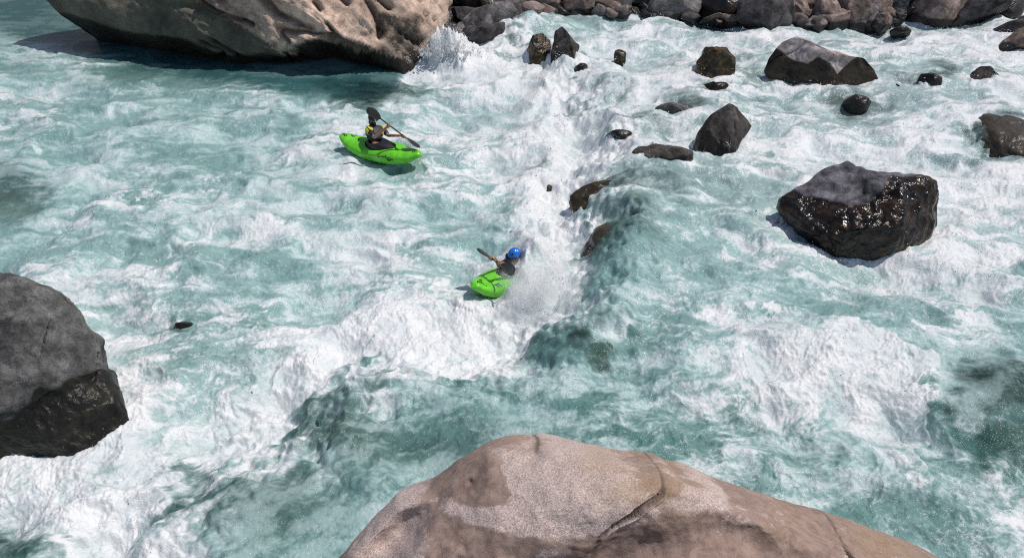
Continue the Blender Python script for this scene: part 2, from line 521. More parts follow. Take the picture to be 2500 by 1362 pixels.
    for cx_, cy_, rx, ry, am in ((1088, 138, 52, 20, .62), (1125, 150, 50, 20, .25), (1310, 690, 60, 50, .10), (1400, 180, 60, 40, .12)):
        k = np.exp(-((qx - cx_) / rx) ** 2 - ((qy - cy_) / ry) ** 2)
        H += am * k * np.clip(.6 + .35 * fbs + .12 * rc, 0, 1.6)
        foam = np.maximum(foam, sstep(.2, .6, k * (.8 + .2 * fb)))
    V = np.stack([x, y, H], -1)
    idx = np.arange(sh[0] * sh[1], dtype=np.int32).reshape(sh)
    F = np.stack([idx[:-1, :-1], idx[:-1, 1:], idx[1:, 1:], idx[1:, :-1]], -1).reshape(-1, 4)[:, ::-1]
    deep_shade = np.clip((1 - lee_shade) * .8 + sstep(700, 1100, py) * .75 + .9 * np.exp(-((px - 80) / 420) ** 2 - ((py - 60) / 75) ** 2) + .16 * a1 + .10 * samp(WA, ox + 9, oy), 0, 1)  # deep teal water, plus the slab's shade put into the colour
    attrs = dict(foam=foam, film=film, clearness=np.clip(clear * 1.25 * (.75 + .25 * uni(fb)), 0, 1), deep_shade=deep_shade, dark=(1 - lee_shade), shade=.35 * cov ** 2 + (1 - .35 * cov ** 2) * uni(.8 * fb + .5 * fa + 1.2 * (rb - .1) + .8 * (ra - .1)), grey=sstep(1000, 1500, px + 120 * a1) * sstep(650, 350, py))
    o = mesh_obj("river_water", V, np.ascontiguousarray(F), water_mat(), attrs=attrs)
    tag(o, kind="structure")
    return dict(x=x.reshape(sh), y=y.reshape(sh), H=H.reshape(sh), foam=foam.reshape(sh), cov=cov.reshape(sh), px=px.reshape(sh), py=py.reshape(sh), u=u.reshape(sh), rows=py_rows, cols=px_cols)


def water_mat():
    b = NB("river_water")
    foam, film, clear, deep_shade, grey, dark, shade = (b.attr(a) for a in ("foam", "film", "clearness", "deep_shade", "grey", "dark", "shade"))
    co = b.coord("Position")
    fn = b.noise(b.coord('Position', (.75, 1, 1)), 20.0, 6, .72, .3)
    fn2 = b.noise(co, 9.0, 5, .6, .8)
    teal = b.mix(deep_shade, (.222, .366, .352), (.076, .188, .168))
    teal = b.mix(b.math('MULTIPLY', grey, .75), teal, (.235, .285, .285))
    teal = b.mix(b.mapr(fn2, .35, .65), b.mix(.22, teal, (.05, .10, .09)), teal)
    teal = b.mix(b.math('MULTIPLY', dark, .85), teal, (.030, .100, .108))  # slab's shadow on the water, painted into its colour
    c = b.mix(b.math('MULTIPLY', film, .88), teal, (.43, .57, .56))
    f2 = b.mapr(b.math('ADD', foam, b.math('MULTIPLY', b.math('SUBTRACT', fn, .5), 1.15)), .12, .88)
    white = b.mix(b.mapr(b.math('ADD', b.math('MULTIPLY', shade, .75), b.math('MULTIPLY', fn2, .4)), .25, .85), (.59, .64, .65), (.765, .77, .77))  # shading between the crests mixed into the foam colour
    c = b.mix(f2, c, white)
    b.set(Base_Color=c, Roughness=b.mapr(f2, 0, 1, .07, .34, False), IOR=1.33, Specular_IOR_Level=b.mapr(f2, 0, 1, .5, .5, False))
    h = b.math('ADD', b.math('MULTIPLY', fn, .6), b.math('MULTIPLY', fn2, 1.0))
    bn = b.bump(h, .42, 0.06)
    tr = b.node("ShaderNodeBsdfTransparent"); tr.inputs[0].default_value = (.62, .74, .64, 1)
    mx = b.node("ShaderNodeMixShader")
    fac = b.math('MULTIPLY', b.math('MULTIPLY', clear, .80), b.math('SUBTRACT', 1.0, b.math('MAXIMUM', f2, b.math('MULTIPLY', film, .5))), True)
    b.l.new(fac, mx.inputs[0]); b.l.new(b.bsdf.outputs[0], mx.inputs[1]); b.l.new(tr.outputs[0], mx.inputs[2])
    b.l.new(mx.outputs[0], b.out.inputs[0])
    return b.mat

#@@ROCKS
# ------------------------------------------------------------------ rocks
def radial(poly, c, n=720):
    P = np.array(poly, float) - np.array(c, float)
    th = np.linspace(-math.pi, math.pi, n, endpoint=False)
    d = np.stack([np.cos(th), -np.sin(th)], -1)           # survey y runs down
    r = np.zeros(n)
    for a, b_ in zip(P, np.roll(P, -1, 0)):
        e = b_ - a
        den = d[:, 0] * e[1] - d[:, 1] * e[0]
        den = np.where(np.abs(den) < 1e-9, 1e-9, den)
        t = (a[0] * e[1] - a[1] * e[0]) / den
        s = (a[0] * d[:, 1] - a[1] * d[:, 0]) / den
        ok = (t > 0) & (s >= -1e-6) & (s <= 1 + 1e-6)
        r = np.where(ok, np.maximum(r, t), r)
    k = np.exp(-np.linspace(-2, 2, 5) ** 2); k /= k.sum()
    r = np.convolve(np.concatenate([r[-2:], r, r[:2]]), k, 'valid')
    ks = np.exp(-np.linspace(-2, 2, 121) ** 2); ks /= ks.sum()
    rs = np.convolve(np.concatenate([r[-60:], r, r[:60]]), ks, 'valid')
    return th, r, rs


def rock(name, label, poly, mat, base=None, D=None, depth=.8, c=None, seed=0, sub=5, nf=12, fd=(.62, .92), rough=.05, rfreq=1.6,
         wet_h=.25, wet_noise=.15, e=.85, cat="boulder", group=None, facets=(), tilt=None, sculpt=None, tone=None, stump=True, wetfn=None, wbase=0.0, strat=None, sink=1.5, soft=.07):
    """A solid boulder whose outline, seen from the bank, is poly. base: the spot where its front meets the water."""
    g = np.random.default_rng(seed + 100)
    pa = np.array(poly, float)
    c = np.array(c if c is not None else (pa.min(0) + pa.max(0)) / 2, float)
    if base is not None:
        pa = pa.copy(); lowm = pa[:, 1] > c[1]
        pa[lowm, 1] = c[1] + (pa[lowm, 1] - c[1]) * sink
        poly = pa
    if D is None: D = gdepth(base[0], base[1], RELIEF_AT(*base) + .03) + depth * .34
    S = D / FPX
    th, r, rs = radial(poly, c)
    V0, F = ico(sub)
    ph = np.arctan2(V0[:, 1], V0[:, 0])
    st = np.hypot(V0[:, 0], V0[:, 1])
    rr = np.interp(ph, th, r, period=2 * math.pi); rrs = np.interp(ph, th, rs, period=2 * math.pi)
    zz = V0[:, 2]
    m = np.abs(zz) ** 1.2
    rad = (rr * (1 - m) + rrs * m)
    q = np.stack([np.cos(ph) * st ** e, np.sin(ph) * st ** e, np.sign(zz) * np.abs(zz) ** e], -1)
    planes = [(np.array(n) / np.linalg.norm(n), d) for n, d in facets]
    for _ in range(nf):
        n = g.normal(size=3); n[2] = abs(n[2]) * .8 + .35; n /= np.linalg.norm(n)
        planes.append((n, g.uniform(*fd)))
    for n, d in planes:
        t = q @ n - d
        t = .5 * (t + np.sqrt(t * t + soft * soft)) - soft * .12
        q = q - np.outer(np.maximum(t, 0) * .93, n)
    sc = np.stack([rad * S, rad * S, np.full(len(q), depth)], -1)
    L = q * sc
    if sculpt is not None:
        L = sculpt(L, S, c)
    N = vnormals(L, F)
    size = max(np.ptp(L[:, 0]), np.ptp(L[:, 1]))
    P = L / size * 2 + seed * 7.1
    edge = .35 + .65 * np.abs(N[:, 2])
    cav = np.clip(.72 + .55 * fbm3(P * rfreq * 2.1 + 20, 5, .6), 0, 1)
    L = L + N * ((fbm3(P * rfreq, 5, .52) * rough + fbm3(P * rfreq * 2.3 + 40, 4, .5, True) * rough * .30 - rough * .2) * size * .5 * edge)[:, None]
    if sub >= 5:
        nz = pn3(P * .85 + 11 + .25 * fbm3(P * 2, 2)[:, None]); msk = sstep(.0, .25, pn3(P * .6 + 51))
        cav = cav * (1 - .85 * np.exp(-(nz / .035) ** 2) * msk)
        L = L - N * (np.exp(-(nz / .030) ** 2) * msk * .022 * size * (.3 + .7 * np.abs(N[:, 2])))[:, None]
        st_ = P @ np.array([.35, .9, .25]) * 3.2 + fbm3(P * .8, 3)
        L = L + N * ((np.abs((st_ % 1) - .5) - .25) * rough * .22 * size * edge * sstep(-.1, .3, pn3(P * .5 + 91)))[:, None]
    if strat is not None:
        L, sc_ = strat(L, N, size)
        cav = cav * (1 - .85 * sc_)  # slab crevices: their shadow is put into the stone colour too
    W = L[:, :1] * RT + L[:, 1:2] * UP - L[:, 2:3] * FW + at(c[0], c[1], D)
    wz = W[:, 2] - wbase
    wn = fbm3(W * 1.7 + seed, 4) * wet_noise
    wet = sstep(wet_h + .12, wet_h - .12, wz + wn)
    if wetfn is not None: wet = np.maximum(wet, wetfn(L / S, c))
    tn = np.full(len(W), .34) if tone is None else tone(L / S, c)
    tn = tn + .35 * fbm3(P * .9 + 5, 3)
    loc = at(c[0], c[1], D); loc = np.array([loc[0], loc[1], 0.0])
    o = mesh_obj(name, W, F, mat, attrs=dict(wet=wet, tone=tn, cav=cav), loc=loc)
    tag(o, label, cat, group)
    if stump:
        band = np.abs(W[:, 2]) < .18
        if band.sum() > 6:
            bx, by = W[band, 0], W[band, 1]
            # foam collar follows the real footprint with a few discs
            cx_, cy_ = bx.mean(), by.mean(); rx = np.ptp(bx) / 2; ry = np.ptp(by) / 2
            rmin = min(rx, ry)
            k = max(1, int(round(max(rx, ry) / max(rmin, .05))))
            for i in range(min(k, 6)):
                f = 0 if k == 1 else (i / (k - 1) * 2 - 1) * (1 - 1 / k)
                STUMPS.append((cx_ + f * rx if rx >= ry else cx_, cy_ if rx >= ry else cy_ + f * ry, rmin))
    return o


M_SLAB = rock_mat("slab_stone", (.72, .52, .405), (.50, .36, .28), (.165, .150, .115), (.050, .036, .027), (.05, .045, .02), .3, 40, .18, .62, .5, streak=(1, 1, 1))  # third colour also paints the shaded left face
M_DARK = rock_mat("dark_wet_stone", (.12, .105, .095), (.06, .052, .048), (.04, .035, .03), (.022, .018, .015), (.045, .030, .012), .45, 50, .3, .7, .5)
M_BIG = rock_mat("purple_grey_stone", (.21, .195, .215), (.11, .105, .118), (.07, .065, .066), (.020, .016, .014), (.060, .030, .012), .8, 45, .25, .75, .6, wet_rough=.20)
M_PINK = rock_mat("pink_brown_boulder_stone", (.60, .50, .47), (.44, .355, .33), (.20, .15, .12), (.05, .035, .024), (.06, .045, .015), .6, 45, .25, .7, .4)
M_BANK = [rock_mat("bank_stone_%s" % n, l, d, s, (.040, .034, .031), (.05, .035, .02), .4, 40, .25, .65, .45) for n, l, d, s in (
    ("brown", (.27, .205, .175), (.14, .105, .09), (.11, .085, .07)),
    ("grey", (.24, .22, .215), (.13, .12, .12), (.10, .09, .085)),
    ("rose", (.37, .285, .25), (.21, .155, .135), (.14, .105, .09)),
    ("dark", (.11, .10, .10), (.06, .055, .058), (.05, .045, .045)))]
M_LEFT = rock_mat("grey_boulder_stone", (.185, .180, .172), (.098, .095, .092), (.07, .066, .060), (.020, .018, .015), (.05, .045, .018), .35, 45, .28, .6, .55, wet_rough=.45)
M_OLIVE = rock_mat("olive_wet_stone", (.10, .085, .05), (.055, .045, .03), (.20, .13, .05), (.040, .031, .018), (.15, .095, .025), .55, 40, .3, .7, .5)


def build_rocks():
    # ---- the slab, upper left
    def slab_strat(L, N, size):
        # beds run down to the right; joints open along them
        a = np.radians(-38)
        s = (L[:, 0] * math.cos(a) + L[:, 1] * math.sin(a)); t = (-L[:, 0] * math.sin(a) + L[:, 1] * math.cos(a))
        P = np.stack([s * .35, t * 2.2, L[:, 2] * .8], -1)
        right = sstep(-2.2, -.6, L[:, 0])
        n1 = fbm3(P, 4, .55)
        d = -.09 * right * np.abs(n1) + .06 * right * fbm3(P * 2.6 + 9, 3)
        n2 = pn3(P * .8 + 31)
        crack = np.exp(-(n2 / .09) ** 2) * sstep(-.05, .25, pn3(np.stack([s * .5, t * .5, L[:, 2]], -1) + 77)) * right
        S = SLAB_D / FPX
        px = L[:, 0] / S + 560; py = -60 - L[:, 1] / S
        wob = 7 * pn3(np.stack([px * .03, py * .03, px * 0], -1))
        for pts, wd in (([(590, -40), (640, 5), (700, 64), (782, 104)], 9), ([(770, -30), (835, 8), (866, 36)], 6), ([(795, 40), (808, 56)], 5), ([(700, 96), (725, 130)], 5), ([(905, 20), (930, 60), (940, 110)], 6), ([(705, 100), (830, 120), (905, 150)], 6), ([(820, 90), (850, 130)], 5), ([(880, -20), (960, 40)], 6), ([(430, -30), (560, 58), (640, 84)], 4)):
            dd, _ = polydist(px + wob, py + wob * .6, pts)
            crack = np.maximum(crack, np.exp(-(dd / wd) ** 2) * (L[:, 2] > 0))
        d -= .26 * crack
        return L + N * d[:, None], crack
    SLAB_D = gdepth(760, 185) + .9
    # dry lit face plus a hollow undercut by the water
    def slab_sculpt(L, S, c):
        # bottom edge leans out: pull the lower rim back so that it hangs over the water
        px = L[:, 0] / S + c[0]; py = c[1] - L[:, 1] / S
        low = np.interp(px, [60, 130, 300, 480, 560, 700, 830, 920, 1000, 1060, 1100], [10, 20, 78, 118, 150, 150, 118, 150, 175, 150, 90])
        k = sstep(-12, 22, py - low)
        L = L.copy(); L[:, 2] -= k * 1.5 * sstep(1010, 900, px)
        return L
    def slab_tone_shade(p, c):
        px = p[:, 0] + c[0]; py = c[1] - p[:, 1]
        edge = np.interp(py, [-60, 0, 60, 130, 200], [420, 440, 560, 690, 760])
        return .25 + .75 * sstep(25, -25, px - edge)  # grey-green left face, darkened in colour as the side turned from the sun
    def slab_wet_shade(p, c):
        px = p[:, 0] + c[0]; py = c[1] - p[:, 1]
        low = np.interp(px, [60, 130, 300, 480, 560, 700, 830, 920, 1000, 1060, 1100], [10, 20, 78, 118, 150, 150, 118, 150, 175, 150, 90])
        undercut_shade = sstep(-16, 4, py - low)  # shade under the overhang, painted with the dark wet colour
        nn = fbm3(np.stack([px * .012, py * .02, px * 0], -1), 4)
        return np.maximum(undercut_shade, .62 * sstep(30, -30, np.hypot((px - 1000), (py - 110) / 1.5) - 60 + 55 * nn))  # painted undercut shade, joined with the brown wet patch at the right end
    rock("rock_slab", "huge pinkish brown rock slab overhanging the river in the upper left corner",
         [(40, -40), (90, 12), (130, 48), (300, 100), (420, 135), (520, 175), (640, 205), (830, 225), (960, 215), (1000, 190), (1030, 130), (1075, 70), (1120, -20), (1100, -260), (700, -420), (200, -330), (40, -120)],
         M_SLAB, D=SLAB_D, depth=1.9, c=(560, -60), seed=3, sub=7, nf=5, fd=(.88, .98), rough=.048, rfreq=1.8, wet_h=.30, e=.8, cat="rock",
         facets=[((.32, .62, .72), .46), ((-.72, -.10, .69), .50), ((-.1, -.62, .78), .62), ((.75, .1, .62), .72), ((.05, .25, .97), .66)],
         sculpt=slab_sculpt, tone=slab_tone_shade, strat=slab_strat,
         soft=.04, wetfn=slab_wet_shade)
    # ---- big wet boulder, right
    def big_wet(p, c):
        px = p[:, 0] + c[0]; py = c[1] - p[:, 1]
        edge = np.interp(px, [1900, 1990, 2050, 2150, 2230, 2330], [440, 470, 520, 450, 420, 400])
        return sstep(-14, 14, py - edge + 12 * np.sin(px * .05))
    rock("boulder", "large wet boulder with purplish grey top and glinting brown side standing in the rapids",
         [(1915, 478), (1960, 452), (2005, 410), (2030, 392), (2088, 381), (2110, 402), (2150, 412), (2240, 425), (2285, 445), (2304, 480), (2312, 545), (2290, 580), (2230, 615), (2150, 650), (2060, 630), (1985, 585), (1935, 545), (1910, 505)],
         M_BIG, base=(2140, 628), sink=1.3, depth=.95, seed=11, sub=6, nf=26, fd=(.74, .97), rough=.075, rfreq=2.2, e=.8, wet_h=.2, wetfn=big_wet, soft=.02,
         facets=[((-.45, .62, .64), .42), ((.06, .46, .89), .50), ((.1, -.75, .65), .66), ((.75, -.1, .65), .62)])
    # ---- cone and its low ledge
    rock("boulder", "dark pointed cone shaped boulder in the middle of the rapids",
         [(1690, 350), (1705, 318), (1735, 280), (1778, 254), (1800, 264), (1842, 306), (1830, 325), (1790, 360), (1755, 395), (1715, 392), (1690, 372)],
         M_DARK, base=(1760, 372), depth=.55, seed=21, nf=5, rough=.05, wet_h=.55, facets=[((-.5, .2, .84), .45), ((.55, .1, .83), .5)])
    rock("ledge_rock", "low brown wet ledge rock beside the pointed cone boulder",
         [(1512, 405), (1530, 375), (1560, 356), (1600, 352), (1650, 362), (1692, 372), (1692, 400), (1620, 415), (1520, 430)],
         M_DARK, D=gdepth(1600, 412) - .35, depth=.55, seed=22, nf=6, rough=.07, wet_h=.5, cat="rock")
    # ---- pink topped boulder
    def pink_wet(p, c):
        px = p[:, 0] + c[0]; py = c[1] - p[:, 1]
        e1 = np.interp(px, [1870, 1930, 1960, 1980, 2030, 2060, 2110, 2140], [90, 150, 165, 150, 190, 160, 130, 140])
        return sstep(-8, 8, py - e1)
    rock("boulder", "large boulder with a dry pink top and dark wet foot across the rapids",
         [(1868, 165), (1880, 140), (1910, 103), (1945, 88), (1975, 84), (2040, 112), (2100, 135), (2135, 165), (2142, 185), (2100, 205), (2030, 228), (1960, 212), (1900, 190)],
         M_PINK, base=(2010, 222), depth=.85, seed=31, sub=6, nf=5, rough=.045, wet_h=-.1, wetfn=pink_wet,
         facets=[((-.62, -.25, .74), .45), ((.25, .80, .55), .50), ((.35, -.5, .79), .55)], soft=.05)
    rock("boulder", "rounded brown boulder with orange stain left of the pink topped boulder",
         [(1698, 180), (1700, 150), (1715, 135), (1722, 108), (1750, 103), (1780, 110), (1795, 140), (1792, 170), (1760, 195), (1715, 200)],
         M_OLIVE, base=(1745, 187), depth=.5, seed=33, nf=6, rough=.06, wet_h=.9)
    rock("boulder", "upright dark boulder with water sliding past near the far bank",
         [(1343, 165), (1346, 105), (1355, 75), (1372, 66), (1398, 82), (1418, 105), (1412, 140), (1380, 170)],
         M_DARK, base=(1375, 158), depth=.45, seed=35, nf=6, rough=.05, wet_h=.45, facets=[((-.6, .1, .8), .4)])
    rock("boulder", "olive wet boulder half under water left of the upright dark boulder",
         [(1283, 160), (1286, 120), (1300, 88), (1325, 80), (1345, 100), (1350, 150), (1330, 170)],
         M_OLIVE, base=(1315, 148), depth=.35, seed=36, nf=5, rough=.06, wet_h=.9)
    rock("boulder", "dark angular boulder with pointed top near the right edge",
         [(2362, 195), (2380, 170), (2398, 158), (2440, 178), (2470, 195), (2455, 215), (2400, 222)],
         M_DARK, base=(2410, 208), depth=.4, seed=38, nf=6, rough=.06, wet_h=.25, facets=[((-.6, .1, .8), .4), ((.6, .3, .7), .5)])
    rock("boulder", "small black boulder with water curling round it left of the angular one",
         [(2238, 205), (2250, 180), (2278, 172), (2296, 190), (2292, 215), (2262, 222)],
         M_DARK, base=(2265, 212), depth=.32, seed=39, nf=4, rough=.06, wet_h=.9)
    rock("boulder", "brown boulder cut by the right edge of the photo under another",
         [(2436, 112), (2460, 92), (2500, 62), (2560, 50), (2620, 80), (2600, 130), (2500, 140)],
         M_BANK[0], base=(2500, 124), depth=.8, seed=40, nf=6, rough=.04, wet_h=.25)
    rock("boulder", "long dark boulder behind the brown one at the right edge",
         [(2408, 82), (2425, 68), (2470, 50), (2520, 28), (2580, 30), (2590, 90), (2450, 100)],
         M_BANK[3], base=(2460, 88), depth=.7, seed=41, nf=6, rough=.05, wet_h=.25)
    # ---- stones the current washes over
    small = [
        ((1513, 133, 17, 14), .22, "small round brown stone in the foam behind the ledge"),
        ((2090, 250, 32, 18), .3, "small dark wet stone in front of the pink topped boulder"),
        ((1745, 210, 34, 10), .3, "flat dark stone awash in front of the orange stained boulder"),
        ((2180, 212, 16, 6), .2, "tiny dark stone awash right of the pink topped boulder"),
        ((1420, 165, 18, 10), .25, "brown stone awash below the upright dark boulder"),
        ((1515, 330, 34, 14), .3, "low wet stone in the froth up-left of the ledge rock"),
        ((450, 791, 24, 7), .2, "small grey stone awash right of the grey boulder"),
        ((1650, 265, 50, 14), .4, "flat brown stone awash behind the cone boulder"),
        ((2200, 75, 26, 9), .3, "flat grey stone awash by the far bank"),
    ]
    for i, ((x, y, rx, ry), dp, lb) in enumerate(small):
        pts = [(x + rx * math.cos(a) * random.uniform(.85, 1.1), y - ry * math.sin(a) * random.uniform(.85, 1.1) + (ry * .6 if math.sin(a) < 0 else 0)) for a in np.linspace(0, 2 * math.pi, 11)[:-1]]
        rock("stone", lb, pts, M_OLIVE if i == 0 else (M_LEFT if i == 7 else M_DARK), base=(x, y + ry * .3), depth=dp, seed=50 + i, sub=4, nf=4, rough=.06, wet_h=(-.5 if i == 7 else .9), cat="stone", stump=False)
    # ---- grey boulder, left edge
    def left_sculpt(L, S, c):
        px = L[:, 0] / S + c[0]; py = c[1] - L[:, 1] / S
        L = L.copy()
        f = LEFT_D / (LEFT_D - L[:, 2])
        pj = CX + (c[0] - CX) * f + L[:, 0] / S * f; qj = CY + (c[1] - CY) * f - L[:, 1] / S * f
        lim = np.interp(qj, [640, 672, 700, 720, 760, 830, 865, 905, 912, 950, 1000, 1030, 1060, 1100], [-60, 30, 120, 152, 190, 224, 234, 240, 258, 284, 306, 314, 306, 250])
        L[:, 0] -= np.maximum(pj - lim, 0) * S / f * .97
        # a step: the lower foot stands out below a ledge
        k = sstep(-10, 25, py - np.interp(px, [-100, 100, 200, 260], [1060, 980, 930, 880]))
        L[:, 2] -= .12 * k
        cr = np.exp(-((px - (228 + .05 * (py - 800))) / 7) ** 2) * sstep(760, 800, py) * sstep(960, 900, py)
        L[:, 2] -= .16 * cr
        cr2 = np.exp(-((px - 150) / 3) ** 2) * sstep(730, 760, py) * sstep(880, 840, py)
        L[:, 2] -= .03 * cr2
        return L
    def left_wet(p, c):
        px = p[:, 0] + c[0]; py = c[1] - p[:, 1]
        e1 = np.interp(px, [-50, 0, 60, 120, 160, 200, 260], [1055, 1050, 1010, 985, 940, 920, 890])
        return sstep(-22, 22, py - e1 + 14 * np.sin(px * .09) * np.cos(py * .06))
    LEFT_D = gdepth(130, 1095) + .28
    rock("boulder", "massive dark grey boulder with wet black foot at the left edge",
         [(-330, 720), (-120, 670), (0, 668), (70, 680), (150, 715), (205, 775), (228, 830), (240, 865), (245, 905), (285, 950), (310, 1000), (316, 1030), (300, 1065), (290, 1120), (200, 1190), (100, 1270), (0, 1340), (-200, 1380), (-420, 1250), (-450, 850)],
         M_LEFT, D=LEFT_D, depth=1.15, c=(-40, 960), seed=61, sub=7, nf=14, fd=(.80, .97), soft=.02, rough=.040, rfreq=2.6, wet_h=.12, e=.7, sculpt=left_sculpt, wetfn=left_wet,
         facets=[((.1, .42, .9), .55), ((.55, -.12, .83), .78), ((.1, -.65, .75), .62)])
    # ---- stones under clear water
    sub = [
        ((880, 1045, 95, 95), .25, "submerged dark boulder under the edge of the foam wedge"),
        ((610, 1275, 190, 90), .3, "broad submerged mossy boulder at the bottom left"),
        ((60, 1350, 170, 60), .25, "submerged dark boulder in the bottom left corner"),
        ((2400, 1010, 115, 95), .25, "submerged brown boulder under clear water near the right edge"),
        ((2460, 340, 90, 50), .3, "wet shelf of rock under thin water at the right edge"),
        ((1455, 884, 62, 44), .2, "small green submerged stone in the middle of the current"),
        ((1540, 500, 140, 36), .3, "long green submerged ledge below the low ledge rock"),
        ((1510, 630, 90, 50), .3, "brown submerged rock in the pour-over right of the blue helmet"),
        ((1335, 422, 70, 26), .3, "submerged stone under the foam left of the pour-over"),
        ((5, 465, 90, 70), .25, "dark submerged rock at the left edge upstream of the grey boulder"),
    ]
    for i, ((x, y, rx, ry), dp, lb) in enumerate(sub):
        p = ground(x, y); D = gdepth(x, y); S = D / FPX
        V0, F = ico(5)
        sx = rx * S; sy = ry * S / (CAM_H / np.linalg.norm(p - CAM)); sz = .55
        L = V0 * np.array([sx, sy, sz])
        L = L * (1 + .16 * fbm3(V0 * 1.6 + i * 9, 5))[:, None]
        top = {4: .0, 7: -.08, 6: -.12, 8: -.10, 3: -.12, 5: -.18}.get(i, -.46)
        L[:, 2] += top - sz + RELIEF_AT(x, y)
        W = L + np.array([p[0], p[1], 0])
        o = mesh_obj("submerged_boulder", W, F, M_GREEN if i == 5 else (M_OLIVE if i in (1, 6) else M_BED), attrs=dict(cav=np.full(len(W), .85), wet=np.full(len(W), .75 if i in (3, 4, 5, 6, 7, 8) else .0), tone=.4 + .3 * fbm3(V0 * 2, 3)), loc=(p[0], p[1], 0))
        tag(o, lb, "boulder")
    build_bank()


def RELIEF_AT(x, y):
    return float(relief_np(np.array([x]), np.array([y]))[0][0])


M_BED = rock_mat("bed_stone", (.32, .26, .19), (.13, .115, .085), (.16, .15, .09), (.075, .058, .042), (.05, .05, .02), .3, 25, .4, .6, .5)


M_GREEN = rock_mat('algae_stone', (.17, .21, .15), (.11, .145, .10), (.12, .15, .10), (.11, .15, .10), (.10, .15, .09), .3, 25, .3, .6, .5)


